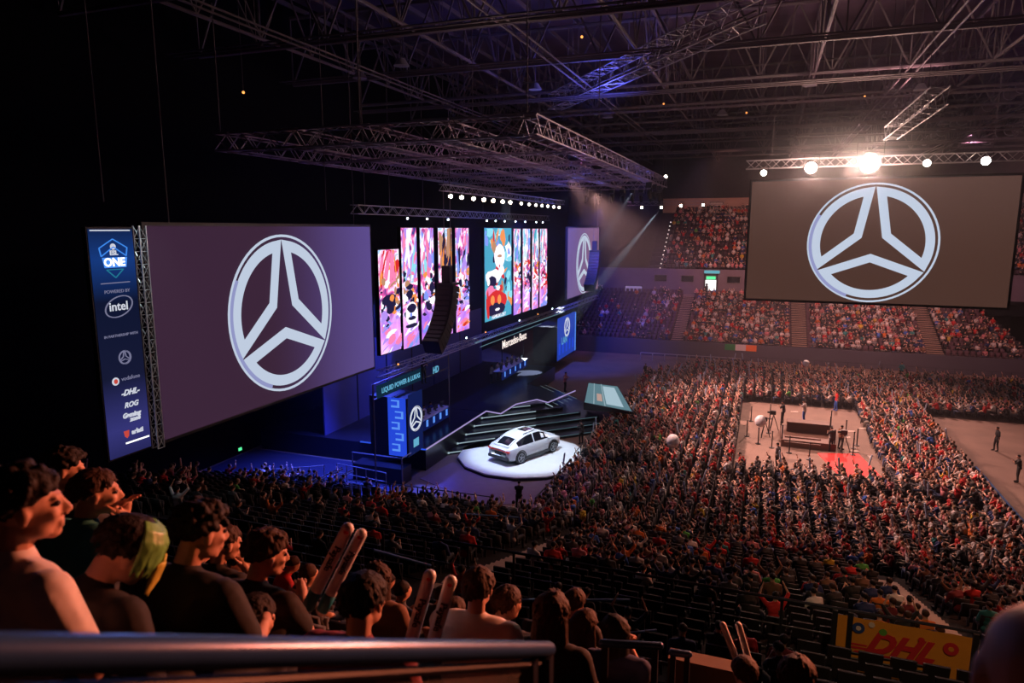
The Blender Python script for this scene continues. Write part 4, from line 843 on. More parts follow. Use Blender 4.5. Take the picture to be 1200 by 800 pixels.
for k in range(9): flatpaper(rnd.choice([7.2, 6.6, 7.6, 1.0, 3.0]) + rnd.uniform(-.4, .4), rnd.uniform(48.5, 60), rnd.uniform(0, 3), k)
for (x, y, z, r, lb) in [(.25, 46.5, 2.5, .36, 'white balloon floating at the left edge of the open floor'), (-4.8, 41.9, 1.95, .40, 'pale balloon above the seated crowd in front of the stage tip'), (4.2, 71, 2.1, .30, 'white balloon above the back rows of the floor crowd')]:
    e = empty('balloon', (x, y, z), lb, 'balloon', None); build('envelope', MB().ell((x, y, z), (r, r, r * 1.12), nu=18, nv=12), M['balloon'], e, smooth=True); build('knot', MB().tube((x, y, z - r * 1.1), (x, y, z - r * 1.25), .02, .05, n=6), M['balloon'], e); build('string', MB().tube((x, y, z - r * 1.2), (x + .1, y, z - r * 1.2 - .7), .006, n=3), M['balloon'], e)
# ================================================================== FAR STAND THINGS
e = empty('concourse_doorway', (-6.8, 95.5, 6.2), 'blazing white open doorway with a green exit sign in the far concourse', 'doorway')
build('door_opening', MB().box((-7.5, 95.4, 5.9), (-6.1, 95.5, 8.2)), E['white'], e); build('frame', MB().box((-7.7, 95.3, 5.9), (-7.5, 95.5, 9.3)).box((-6.1, 95.3, 5.9), (-5.9, 95.5, 9.3)).box((-7.7, 95.3, 8.9), (-5.9, 95.5, 9.0)), M['dark'], e)
build('exit_sign', MB().box((-7.4, 95.3, 8.3), (-6.2, 95.4, 8.7)), E['green'], e); build('cyan_sign', MB().box((-7.7, 95.2, 9.1), (-5.7, 95.3, 9.5)), emis('sign_cyan', (.15, .5, .6), .8), e); build('person_silhouette', MB().cap((-7.3, 95.36, 6.2), (-7.3, 95.36, 7.3), .22, .2).ell((-7.3, 95.36, 7.6), (.16, .05, .18)), M['dark'], e)
def suite(x, lb):
    e = empty('suite_window', (x, 95.5, 7.3), lb, 'window', 'suite windows in the far concourse wall'); build('pane', MB().box((x - .8, 95.52, 7.9), (x + .8, 95.58, 8.7)), M['carglass'], e); build('frame', MB().box((x - .9, 95.48, 7.8), (x - .8, 95.6, 8.8)).box((x + .8, 95.48, 7.8), (x + .9, 95.6, 8.8)).box((x - .9, 95.48, 8.7), (x + .9, 95.6, 8.8)).box((x - .9, 95.48, 7.8), (x + .9, 95.6, 7.9)), M['steel'], e)
for x, lb in [(-9.9, 'dark suite window left of the bright concourse doorway'), (-3.9, 'dark suite window right of the bright concourse doorway'), (-13.5, 'dark suite window farthest left in the concourse wall'), (0, 'dark suite window behind the left edge of the centre screen')]: suite(x, lb)
e = empty('wall_sign', (-7.2, 109.5, 18), 'small white sign high above the far upper stand', 'sign'); build('sign_face', MB().box((-8.4, 109.4, 17.5), (-6.6, 109.5, 18.9)), M['bwhite'], e); build('sign_back', MB().box((-8.5, 109.5, 17.4), (-6.5, 109.6, 19)), M['dark'], e)
e = empty('wall_sign', (-15.5, 95, 5.9), 'faint lilac lit sign on the dark wall between stage and far stand', 'sign'); build('sign_face', MB().box((-18.3, 95.3, 6.2), (-16, 95.4, 7.1)), emis('lilac_sign', (.25, .18, .42), .8), e); build('sign_frame', MB().box((-18.4, 95.4, 6.1), (-15.9, 95.5, 7.2)), M['dark'], e)
for k in range(12):
    y, z = far_up(k); e = empty('aisle_light', (-13.8 + .0 * k, y, z + .3), 'tiny aisle light, %s of the slanting string up the far upper stand' % ['lowest', 'second', 'third', 'fourth', 'fifth', 'sixth', 'seventh', 'eighth', 'ninth', 'tenth', 'eleventh', 'topmost'][k], 'lamp', 'aisle lights of the far upper stand')
    build('bulb', MB().ell((-13.8, y - .1, z + .3), (.09, .09, .09), nu=6, nv=4), E['wsign'], e); build('bracket', MB().tube((-13.8, y - .1, z), (-13.8, y - .1, z + .25), .03, n=4), M['dark'], e)
e = empty('flag', (-2.6, 81.4, 1.6), 'green, white and orange flag hung on the front wall of the far stand', 'flag')
for k, c in enumerate([(.02, .22, .06), (.6, .55, .55), (.8, .18, .04)]): build('stripe', MB().box((-3.9 + k * 1.15, 81.42, 1.2), (-2.75 + k * 1.15, 81.46, 1.9)), mat('flag%d' % k, c, .8), e)
# ================================================================== NEAR RAILS AND BANNER
e = empty('tier_railing', (.5, 15, 5.9), 'long dark railing across the lower tier with a yellow banner hung on its right end', 'railing')
for x in np.arange(-10.5, 5, 1.25): build('post', MB().tube((x, 15, 5.5), (x, 15, 7.0), .035, n=6), M['dark'], e)
build('top_rail', MB().tube((-10.6, 15, 7.02), (4.45, 15, 7.02), .035, n=8), M['railpost'], e); build('mid_rail', MB().tube((-10.6, 15, 6.4), (4.45, 15, 6.4), .02, n=6), M['dark'], e); build('low_rail', MB().tube((-10.6, 15, 5.8), (4.45, 15, 5.8), .02, n=6), M['dark'], e)
for x in (1.80, 2.10, 4.36): build('post', MB().box((x - .05, 14.9, 5.4), (x + .05, 14.98, 7.02)), M['dark'], e)
build('mid_rail', MB().tube((2.1, 14.88, 6.15), (3.6, 14.88, 6.15), .02, n=6).tube((2.1, 14.88, 6.02), (3.6, 14.88, 6.02), .02, n=6).tube((3.35, 14.9, 5.4), (3.35, 14.9, 6.2), .05, n=6), M['dark'], e)
e = empty('yellow_banner', (3.1, 14.93, 6), 'orange-yellow cloth banner with slanted red lettering and round marks, hung on the railing', 'banner')
def wavy(x0, x1, z0, z1):
    mb = MB(); n = 14; V = []
    for i in range(n + 1):
        x = x0 + (x1 - x0) * i / n; yy = 14.93 + .012 * math.sin(i * 1.7)
        V += [(x, yy, z0), (x, yy, z1)]
    mb.add(V, [(2 * i, 2 * i + 2, 2 * i + 3, 2 * i + 1) for i in range(n)]); return mb
build('cloth', wavy(1.86, 4.30, 5.42, 6.93), M['yellow'], e)
text_obj('DHL', M['bred'], .62, (3.02, 14.90, 6.42), (1, 0, 0), UP, e, shear=.45, bold=.03)
def bandz(x0, x1, z, h, nm='red_bar'): mb = MB(); mb.add([(x0, 14.905, z), (x1, 14.905, z), (x1 + h * .5, 14.905, z + h), (x0 + h * .5, 14.905, z + h)], [(0, 1, 2, 3)]); build(nm, mb, M['bred'], e)
bandz(2.14, 2.44, 6.24, .05); bandz(2.14, 2.44, 6.32, .04); bandz(2.2, 3.6, 6.15, .05)
def disc(x, z, r, m, nm='round_mark', y=14.9): build(nm, MB().tube((x, y, z), (x, y - .008, z), r, n=18), m, e)
disc(2.26, 6.72, .12, M['bblue']); disc(2.26, 6.72, .05, M['bwhite'], y=14.89); disc(2.72, 6.72, .075, M['bgreen']); disc(3.95, 6.62, .14, M['bred']); disc(3.95, 6.62, .05, M['yellow'], y=14.89); disc(2.5, 6.84, .06, M['bwhite']); disc(3.42, 6.70, .06, M['bred']); disc(2.6, 5.75, .08, M['bwhite']); disc(2.6, 5.75, .05, M['bblue'], y=14.89)
# front rail of the upper tier
e = empty('parapet_rail', (-6, 9.1, 8.9), 'dark rail along the front edge of the upper tier', 'railing')
build('top_rail', MB().tube((-22, 9.1, 8.86), (-.9, 9.1, 8.86), .03, n=8), M['railpost'], e)
for x in np.arange(-21, -.9, 1.5): build('post', MB().tube((x, 9.1, 8.6), (x, 9.1, 8.86), .025, n=6), M['railpost'], e)
# handrail beside the camera
def handrail(pts, lb, posts, r=.026, glass=None):
    e = empty('handrail', pts[0], lb, 'railing'); build('top_tube', MB().cap(pts[0], pts[-1], r, n=16) if len(pts) == 2 else MB().path(pts, r, n=14), M['rail'], e, smooth=True)
    for p in posts: build('post', MB().box((p[0] - .022, p[1] - .022, p[2]), (p[0] + .022, p[1] + .022, p[3])), M['railpost'], e)
    if glass: build('glass_panel', MB().add(glass, [(0, 1, 2, 3)]), M['glass'], e)
    return e
h0 = Vector((-.80, .30, 14.62)); h1 = Vector((-.59, 1.93, 13.66))
e = handrail([h0, h1], 'thick dark blue metal handrail sloping across the bottom of the view', [(-.59, 1.90, 12.3, 13.66), (-.61, 1.80, 12.3, 13.70)], .025)
build('lower_tube', MB().tube(h0 - UP * .05, h1 - UP * .05, .012, n=8), M['railpost'], e)
build('glass_panel', MB().add([h0 - UP * .07, h1 - UP * .07, h1 - UP * .9, h0 - UP * .9], [(0, 1, 2, 3)]), M['glass'], e)
handrail([(-.93, 4.35, 12.12), (-.55, 4.5, 12.09)], 'short blue handrail with posts right of the thick rail end', [(-.91, 4.36, 11, 12.1), (-.58, 4.49, 11, 12.1)], .028, [(-.9, 4.36, 12.05), (-.6, 4.49, 12.05), (-.6, 4.49, 11.2), (-.9, 4.36, 11.2)])
handrail([(-.55, 5.33, 11.52), (-.42, 5.38, 11.50)], 'shortest blue handrail, last of the three rails along the bottom', [(-.54, 5.33, 10.4, 11.5), (-.43, 5.38, 10.4, 11.5)], .03)
for (p, q, lb) in [((-6.9, 13.2, 7.3), (-6.9, 10.8, 8.8), 'slanting handrail in the dark middle of the lower tier'), ((-4.4, 10.5, 8.4), (-2.2, 12.8, 7.6), 'grey handrail sloping up right of the long-haired heads'), ((-3.6, 10, 8.0), (-1.6, 12.4, 7.3), 'second grey handrail below its twin, right of the long-haired heads'), ((-10.4, 22.6, 4.2), (-9.2, 25.6, 3.0), 'small pale handrail beside the reddish-lit stair')]:
    e = empty('handrail', p, lb, 'railing'); build('top_tube', MB().tube(p, q, .03, n=8), M['rail'], e)
    for c in (Vector(p), Vector(q)): build('post', MB().tube(c, c - UP * .9, .02, n=6), M['railpost'], e)

# ================================================================== PEOPLE
def remesh(mb, vox, mats, name, smooth=2):
    me = mb.mesh('tmp', []); o = bpy.data.objects.new('tmp', me); C.objects.link(o)
    r = o.modifiers.new('r', 'REMESH'); r.mode = 'VOXEL'; r.voxel_size = vox; r.use_smooth_shade = True
    if smooth: s = o.modifiers.new('s', 'SMOOTH'); s.factor = .5; s.iterations = smooth
    bpy.context.view_layer.update()
    m2 = bpy.data.meshes.new_from_object(o.evaluated_get(bpy.context.evaluated_depsgraph_get())); m2.name = name
    bpy.data.objects.remove(o); bpy.data.meshes.remove(me)
    m2.materials.clear()
    for m in (mats if isinstance(mats, (list, tuple)) else [mats]): m2.materials.append(m)
    return m2
def ik(S_, W_, l1, l2, hint):
    d = W_ - S_; L_ = d.length
    if L_ > (l1 + l2) * .985: W_ = S_ + d.normalized() * (l1 + l2) * .985; d = W_ - S_; L_ = d.length
    a = (l1 * l1 - l2 * l2 + L_ * L_) / (2 * L_); h = math.sqrt(max(0, l1 * l1 - a * a)); dn = d.normalized()
    p = hint - dn * hint.dot(dn); p = p.normalized() if p.length > 1e-4 else Vector((0, 0, -1))
    return S_ + dn * a + p * h, W_
def skeleton(lean=.12, twist=0, head=(0, .1, 0), arms=('lap', 'lap'), stand=False, w=1.0, wrists=(None, None), lift=0, stride=0):
    hz = .93 if stand else .50; hip = Vector((0, 0, hz)); tq = Matrix.Rotation(twist, 3, 'Z') @ Matrix.Rotation(-lean, 3, 'X')
    up_ = tq @ Vector((0, 0, 1)); rt = tq @ Vector((1, 0, 0)); fw = tq @ Vector((0, 1, 0))
    b = {'torso': [], 'upper': [], 'fore': [], 'leg': [], 'shin': [], 'foot': [], 'neck': []}
    ch = hip + up_ * .36; nb = hip + up_ * .535
    b['torso'] += [(hip - rt * .07 * w, hip + rt * .07 * w, .115 * w, .115 * w), (hip, hip + up_ * .2, .125 * w, .12 * w), (hip + up_ * .2 - rt * .05 * w, hip + up_ * .2 + rt * .05 * w, .115 * w, .115 * w), (ch - rt * .08 * w, ch + rt * .08 * w, .115 * w, .115 * w), (ch + up_ * .09 - rt * .115 * w, ch + up_ * .09 + rt * .115 * w, .075 * w, .075 * w), (ch, nb - up_ * .03, .10, .06), (nb - up_ * .055 - rt * .08, nb - up_ * .055 + rt * .08, .042, .042)]
    hx = Matrix.Rotation(head[0] + twist * 0, 3, 'Z') @ Matrix.Rotation(-head[1], 3, 'X') @ Matrix.Rotation(head[2], 3, 'Y')
    hc = nb + up_ * .015 + fw * .025 + hx @ Vector((0, .02, .125))
    b['neck'].append((nb - up_ * .05, hc + hx @ Vector((0, -.03, -.06)), .056, .052))
    for i, s in enumerate((-1, 1)):
        S_ = ch + up_ * .10 + rt * s * .185 * w; k = arms[i]
        if wrists[i] is not None: W_ = Vector(wrists[i])
        elif k == 'lap': W_ = hip + Vector((s * .12, .30, .10))
        elif k == 'down': W_ = hip + Vector((s * .27, .05, -.12))
        elif k == 'clap': W_ = ch + fw * .36 + rt * s * .035 + up_ * .06
        elif k == 'raise': W_ = ch + up_ * .52 + rt * s * .26 + fw * .18
        elif k == 'chin': W_ = hc + hx @ Vector((s * .03, .12, -.14))
        elif k == 'knee': W_ = Vector((s * .12, .46, hz + .13))
        elif k == 'phone': W_ = ch + fw * .30 + rt * s * .05 - up_ * .06
        E_, W_ = ik(S_, W_, .29, .25, Vector((s * .6, -.25, -1)))
        b['upper'].append((S_, E_, .055 * w, .042 * w)); b['fore'].append((E_, W_, .040, .028))
        d = (W_ - E_).normalized(); b.setdefault('hand', []).append((W_ + d * .01, W_ + d * .075, .034, .026, s))
        H0 = hip + Vector((s * .095 * w, .02, -.02))
        if stand:
            K = H0 + Vector((s * .02, .03 + s * stride * .12, -.42)); A = K + Vector((0, -.04 + s * stride * .1, -.41))
        else: K = H0 + Vector((s * .05, .43, .03 + lift)); A = K + Vector((0, .03, -.43))
        b['leg'].append((H0, K, .088 * w, .058)); b['shin'].append((K, A, .056, .038)); b['foot'].append((A + Vector((0, 0, -.03)), A + Vector((0, .16, -.045)), .038, .03))
    return b, hc, hx
def face_shapes(mb, hc, hx, n=12):
    def e_(c, r): mb.ell(hc + hx @ Vector(c), r, hx, nu=n + 4, nv=n)
    e_((0, -.012, .032), (.074, .093, .076)); e_((0, .030, -.020), (.058, .064, .086)); e_((0, .062, -.088), (.030, .028, .022))
    for s in (-1, 1):
        e_((s * .032, .022, -.066), (.027, .046, .028)); e_((s * .034, .066, -.022), (.022, .022, .022)); e_((s * .074, -.006, -.006), (.010, .019, .033))
        mb.cap(hc + hx @ Vector((s * .012, .086, .028)), hc + hx @ Vector((s * .036, .078, .028)), .011, .009, n=6)
        e_((s * .011, .104, -.030), (.010, .010, .008))
    mb.cap(hc + hx @ Vector((0, .088, .018)), hc + hx @ Vector((0, .112, -.022)), .010, .013, n=8)
    mb.cap(hc + hx @ Vector((-.018, .090, -.053)), hc + hx @ Vector((.018, .090, -.053)), .008, n=6); mb.cap(hc + hx @ Vector((-.015, .089, -.066)), hc + hx @ Vector((.015, .089, -.066)), .009, n=6)
def hair_shapes(mb, hc, hx, style, rr, n=620, sel=None):
    for k in range(n):
        z = rr.uniform(-.75, 1); a = rr.uniform(0, 6.283); q = math.sqrt(1 - z * z); d = Vector((q * math.cos(a), q * math.sin(a), z))
        th = -.52 + (d.y + 1) / 2 * (1.02 if style != 'long' else .9)
        if d.z < th: continue
        p = Vector((d.x * .080, d.y * .098 - .012, d.z * .083 + .032))
        if sel and not sel(d): continue
        r = {'curly': .015, 'short': .0085, 'long': .010, 'fringe': .013}[style] * rr.uniform(.7, 1.3)
        t = Vector((d.x * .3 + rr.uniform(-.5, .5), -.4 + rr.uniform(-.4, .4), -1.0)); t = t - d * (t.dot(d) * .72); t = t.normalized() if t.length > .01 else Vector((0, 1, 0))
        if style == 'curly': q2 = p * 1.08 + Vector((rr.uniform(-.012, .012), rr.uniform(-.012, .012), rr.uniform(-.008, .014))); mb.ell(hc + hx @ q2, (r, r, r), None, nu=6, nv=4)
        else:
            ln = {'short': .035, 'long': .06, 'fringe': .055}[style] * rr.uniform(.7, 1.3); mb.cap(hc + hx @ (p * 1.0 - t * ln * .3), hc + hx @ (p * rr.uniform(1.02, 1.07) + t * ln * .7 + d * .010), r, r * .5, n=5)
    mb.ell(hc + hx @ Vector((0, -.020, .040)), (.079, .094, .079), hx, 12, 9)
    if style == 'long':
        for k in range(46):
            a = rr.uniform(math.pi * .98, math.pi * 2.02); p = Vector((math.cos(a) * .085, math.sin(a) * .095 - .01, rr.uniform(-.02, .04))); P0 = hc + hx @ p; P1 = P0 + Vector((p.x * .3, -.02 + p.y * .15, -rr.uniform(.20, .30))); mb.cap(P0, P1, .018, .008, n=5)
def hand_fingers(mb, h, curl=.5):
    p, q, r0, r1, s = h; d = (q - p).normalized(); side = d.cross(Vector((0, 0, 1))); side = side.normalized() if side.length > .05 else Vector((1, 0, 0)); nr = side.cross(d)
    for k, (o, L_) in enumerate(((-.026, .068), (-.009, .080), (.009, .076), (.026, .060))):
        a = q + side * o; m = a + (d * math.cos(curl * .5) - nr * math.sin(curl * .5)) * L_ * .55; t = m + (d * math.cos(curl * 1.6) - nr * math.sin(curl * 1.6)) * L_ * .5
        mb.cap(a, m, .0088, .008, n=6); mb.cap(m, t, .008, .0062, n=6)
    a = p + side * (-.03 * s) + d * .012; m = a + (side * (-s) * .75 + d * .7).normalized() * .038; t = m + (d * .95 - nr * .3).normalized() * .032; mb.cap(a, m, .0105, .009, n=6); mb.cap(m, t, .009, .007, n=6)
COLS = {'black': (.010, .010, .012), 'charcoal': (.030, .030, .035), 'grey': (.16, .155, .16), 'white': (.62, .58, .56), 'red': (.50, .018, .018), 'orange': (.62, .15, .02), 'navy': (.015, .03, .12), 'blue': (.04, .13, .50), 'teal': (.03, .24, .24), 'yellow': (.62, .42, .03), 'maroon': (.16, .012, .02), 'green': (.06, .34, .05), 'pink': (.60, .22, .24), 'brown': (.16, .08, .045)}
CM = {}
def cmat(c):
    if c not in CM: CM[c] = mat('cloth_' + c, COLS[c], .85, nz=.25, nscale=14)
    return CM[c]
def near_person(label, target, head=(0, .1, 0), hair='short', haircol='hairdark', shirt='black', floorz=None, vox=.011, seed=1, sleeves=True, group=None, **kw):
    rr = random.Random(seed); b, hc, hx = skeleton(head=head, **kw)
    loc = Vector(target) - hc
    mb = MB()
    for key in ('torso', 'neck', 'upper', 'fore', 'leg', 'shin'):
        for q in b[key]: mb.cap(q[0], q[1], q[2] * .96, q[3] * .96, n=10)
    for q in b['hand']: mb.cap(q[0], q[1], q[2], q[3], n=8)
    for q in b['foot']: mb.cap(q[0], q[1], q[2], q[3], n=8)
    face_shapes(mb, hc, hx)
    me = remesh(mb, vox * .8, M['skin'], 'person_body', 2)
    if True:
        fm = MB(); [hand_fingers(fm, h, rr.uniform(.5, 1.1)) for h in b['hand']]
        bm = bmesh.new(); bm.from_mesh(me); tm = fm.mesh('f', M['skin'], True); bm.from_mesh(tm); bm.to_mesh(me); bm.free(); bpy.data.meshes.remove(tm)
    o = link('person', me, None, loc); tag(o, label, 'person', group)
    sb = MB()
    for q in b['torso']: sb.cap(q[0], q[1], q[2] + .014, q[3] + .014, n=10)
    for q in b['upper']: e2 = q[1] if sleeves == 'long' else q[0].lerp(q[1], .72); sb.cap(q[0], e2, q[2] + .018, q[3] + .020, n=10)
    if sleeves == 'long':
        for q in b['fore']: sb.cap(q[0], q[1], q[2] + .016, q[3] + .016, n=10)
    nb = b['neck'][0]; sb.cap(nb[0], nb[0].lerp(nb[1], .25), .074, .068, n=10)
    link('shirt', remesh(sb, vox * 1.2, cmat(shirt), 'shirt', 3), o)
    tb = MB()
    for key in ('leg', 'shin'):
        for q in b[key]: tb.cap(q[0], q[1], q[2] + .012, q[3] + .014, n=9)
    tb.cap(b['torso'][0][0], b['torso'][0][1], .13, .13, n=9); link('trousers', remesh(tb, .022, M['trous'], 'trousers', 1), o)
    hs = hair if isinstance(hair, str) else hair[0]
    if hs != 'bald':
        hb = MB(); hair_shapes(hb, hc, hx, hs, rr); link('hair', remesh(hb, .0062 if vox < .012 else .009, M[haircol], 'hair', 1), o)
    eb = MB()
    for s in (-1, 1):
        eb = MB(); eb.ell(hc + hx @ Vector((s * .030, .080, .010)), (.0125, .0115, .0105), hx, 8, 6); link('eye', eb.mesh('eye', M['eye'], True), o)
    return o, hc, hx, loc, b
fg = M['fringe'] = mat('hair_fringe_green', (.16, .42, .10), .4, nz=.6, nscale=30); yg = mat('hair_tip_yellow', (.55, .50, .08), .45, nz=.4, nscale=30)
def Wl(target, *p): return None
# --- the nearest spectators, one by one
near_person('man in pale T-shirt with dark curly hair, seen in profile at the left edge', (-2.10, 1.35, 14.15), head=(R(-36), .02, 0), hair='curly', shirt='white', twist=R(-8), vox=.009, seed=3, w=1.05)
near_person('person in dark teal shirt resting chin on hand, behind the curly-haired man', (-3.02, 2.28, 13.72), head=(R(-38), .12, 0), hair='short', haircol='hairbrown', shirt='teal', arms=('chin', 'chin'), seed=4, lean=.35)
near_person('person with dark curly hair shading the face, beyond the one in teal', (-3.75, 2.65, 13.62), head=(R(-40), .2, 0), hair='curly', shirt='black', arms=('lap', 'chin'), seed=5, lean=.2)
o, hc, hx, loc, b = near_person('person with green and yellow dyed fringe, bending down in a dark top', (-2.02, 1.62, 13.90), head=(R(-34), .62, R(6)), hair='short', shirt='black', arms=('phone', 'phone'), lean=.55, vox=.009, seed=6, sleeves='long')
rr = random.Random(12); g = MB(); y_ = MB()
for k in range(210):
    a = rr.uniform(-.9, 1.5); d0 = Vector((math.sin(a) * .35, math.cos(a) * .5 - .1, 1)).normalized(); d1 = Vector((math.sin(a) * .9, math.cos(a), rr.uniform(.25, .5))).normalized()
    P_ = lambda d, q: Vector((d.x * .084 * q, d.y * .100 * q - .008, d.z * .086 * q + .034)); p0 = P_(d0, 1.05); p1 = P_((d0 + d1).normalized(), 1.13); p2 = P_(d1, 1.16); p3 = p2 + Vector((d1.x * .015, .012, -rr.uniform(.05, .12))); r = rr.uniform(.004, .007)
    for u_, v2, r0, r1 in ((p0, p1, r, r), (p1, p2, r, r), (p2, p3, r, r * .4)): g.cap(hc + hx @ u_, hc + hx @ v2, r0, r1, n=5)
for k in range(50):
    a = rr.uniform(-.3, .9); p0 = Vector((math.sin(a) * .09, math.cos(a) * .120 + .01, rr.uniform(-.04, .02))); y_.cap(hc + hx @ p0, hc + hx @ (p0 + Vector((0, .015, -rr.uniform(.05, .09)))), .008, .004, n=5)
link('green_fringe', remesh(g, .0045, fg, 'green_fringe', 0), o)['label'] = 'green dyed front hair'
link('yellow_hair_ends', remesh(y_, .0055, yg, 'yellow_hair_ends', 0), o)['label'] = 'yellow dyed hair ends'
near_person('dark-haired person in black, behind and right of the green-haired one', (-2.06, 1.98, 13.80), head=(R(-20), .25, 0), hair='curly', shirt='black', lean=.35, seed=7, arms=('lap', 'knee'), w=1.1)
near_person('person with hand behind the head, elbow out, left of the dark messy-haired boy', (-3.19, 3.26, 12.98), head=(R(-25), .2, 0), hair='short', haircol='hairbrown', shirt='black', seed=8, arms=('lap', 'chin'), lean=.3)
near_person('boy with messy brown hair beside the first pair of cheering sticks', (-2.30, 2.62, 13.36), head=(R(-32), .22, 0), hair='curly', haircol='hairbrown', shirt='black', seed=9, lean=.3, arms=('lap', 'clap'), w=1.05)
near_person('hooded dark figure below the messy-haired boy', (-2.12, 2.30, 13.22), head=(R(-10), .3, 0), hair='short', shirt='charcoal', seed=10, lean=.35, sleeves='long')
near_person('dark round head seen from behind, between the two pairs of cheering sticks', (-1.46, 2.21, 13.50), head=(R(0), .12, 0), hair='short', shirt='maroon', seed=11, lean=.15, w=1.05)
near_person('person in checked brown top with orange-lit face above the dark round head', (-2.60, 4.10, 12.42), head=(R(60), .05, 0), hair='long', haircol='hairbrown', shirt='brown', seed=12, lean=.1, arms=('lap', 'lap'))
near_person('boy in white T-shirt seen from behind, right of the cheering sticks', (-1.42, 3.29, 13.00), head=(R(8), .05, 0), hair='short', haircol='hairbrown', shirt='white', seed=13, lean=.1, arms=('phone', 'lap'), w=1.1)
near_person('brown-haired person in dark top next to the boy in white', (-1.46, 3.86, 12.58), head=(R(-30), .12, 0), hair='short', haircol='hairbrown', shirt='black', seed=14, lean=.15)
near_person('long-haired woman in black T-shirt at the end of the thick handrail', (-1.02, 3.41, 12.86), head=(R(-8), .08, 0), hair='long', haircol='hairbrown', shirt='black', seed=15, lean=.1)
near_person('small head with light rim, top of the two behind the long-haired woman', (-1.38, 5.3, 11.82), head=(R(-10), .1, 0), hair='short', haircol='hairbrown', shirt='charcoal', seed=16, vox=.014)
near_person('brown-haired head just below the small rim-lit head', (-1.15, 4.74, 11.98), head=(R(-25), .1, 0), hair='long', haircol='hairbrown', shirt='black', seed=17, vox=.014)
near_person('woman with dark curly hair facing left above the short blue handrail', (-.90, 4.62, 12.05), head=(R(55), .18, 0), hair='long', haircol='hairdark', shirt='navy', seed=18, vox=.014, arms=('clap', 'clap'))
near_person('brown-haired head at the bottom edge, left of the yellow banner', (.28, 3.62, 12.64), head=(R(-15), .15, 0), hair='short', haircol='hairbrown', shirt='charcoal', seed=19)
near_person('smaller brown head at the bottom edge, left of its bigger neighbour', (.02, 4.9, 11.76), head=(R(20), .15, 0), hair='short', haircol='hairbrown', shirt='brown', seed=20, vox=.014)
near_person('dark-haired head right under the yellow banner', (1.22, 3.75, 12.72), head=(R(-35), .35, 0), hair='long', haircol='hairdark', shirt='black', seed=21, lean=.3)
near_person('orange-rimmed person near the right edge, below the end of the banner', (1.72, 4.1, 12.62), head=(R(-50), .3, 0), hair='short', haircol='hairbrown', shirt='brown', seed=22, lean=.3)
near_person('bald head very close at the bottom right corner', (.37, .98, 14.42), head=(R(-10), .25, 0), hair='bald', shirt='charcoal', seed=23, vox=.011)
near_person('small figure in brown jacket behind the round dark head, bent over', (-2.2, 4.6, 11.95), head=(R(-25), .3, 0), hair='short', haircol='hairbrown', shirt='brown', seed=24, vox=.014, lean=.4)

# --- spectator variants for the tiers (one mesh each, nearest bone gives the clothing)
PV = []
poses = [('sitting upright', dict(lean=.05, arms=('lap', 'lap'), head=(.1, .1, 0))), ('leaning forward', dict(lean=.5, arms=('knee', 'knee'), head=(-.1, .1, 0))), ('clapping hands', dict(lean=.12, arms=('clap', 'clap'), head=(-.2, 0, 0))),
         ('arms raised', dict(lean=.0, arms=('raise', 'raise'), head=(0, -.1, 0))), ('chin on hand', dict(lean=.35, arms=('chin', 'lap'), head=(.3, .15, 0))), ('bent over phone', dict(lean=.28, arms=('phone', 'phone'), head=(0, .45, 0)))]
def classed(b, hc, hx, vox, hairm):
    mb = MB()
    segs = []
    for key, c in (('torso', 2), ('upper', 2), ('neck', 0), ('fore', 0), ('leg', 3), ('shin', 3), ('foot', 3), ('hand', 0)):
        for q in b[key]:
            r0, r1 = q[2] + (.012 if c in (2, 3) else 0), q[3] + (.012 if c in (2, 3) else 0); mb.cap(q[0], q[1], r0, r1, n=7); segs.append((q[0], q[1], (r0 + r1) / 2, c))
    face_shapes(mb, hc, hx, 6); hair_shapes(mb, hc, hx, 'short', random.Random(5), 60)
    me = remesh(mb, vox, [M['skin'], hairm, M['shirtinfo'], M['trous']], 'spectator', 1)
    inv = hx.transposed(); idx = []
    for p in me.polygons:
        c = p.center; h = inv @ (c - hc)
        if h.length < .135 and h.z > -.11:
            th = -.52 + (h.y / .1 + 1) / 2 * 1.0; idx.append(1 if h.z / .09 > th + .1 else 0); continue
        best = None
        for a, q, r, k in segs:
            ab = q - a; t = max(0, min(1, (c - a).dot(ab) / max(1e-6, ab.length_squared))); dd = (c - (a + ab * t)).length - r
            if best is None or dd < best[0]: best = (dd, k)
        idx.append(best[1])
    me.polygons.foreach_set('material_index', idx); return me
for i, (nm, kw) in enumerate(poses):
    b, hc, hx = skeleton(**kw)
    PV.append((nm, [classed(b, hc, hx, .034, M['hairdark']), None], hc)); m2 = PV[-1][1][0].copy(); m2.materials[1] = M['hairbrown']; PV[-1][1][1] = m2
def wpick(r, tab):
    t = r.random() * sum(tab.values())
    for k, v in tab.items():
        t -= v
        if t <= 0: return k
    return k
SH = {'black': 26, 'charcoal': 14, 'grey': 9, 'white': 12, 'red': 11, 'orange': 4, 'navy': 6, 'blue': 3, 'teal': 2, 'yellow': 1.5, 'maroon': 6, 'green': 1, 'pink': 5, 'brown': 5}
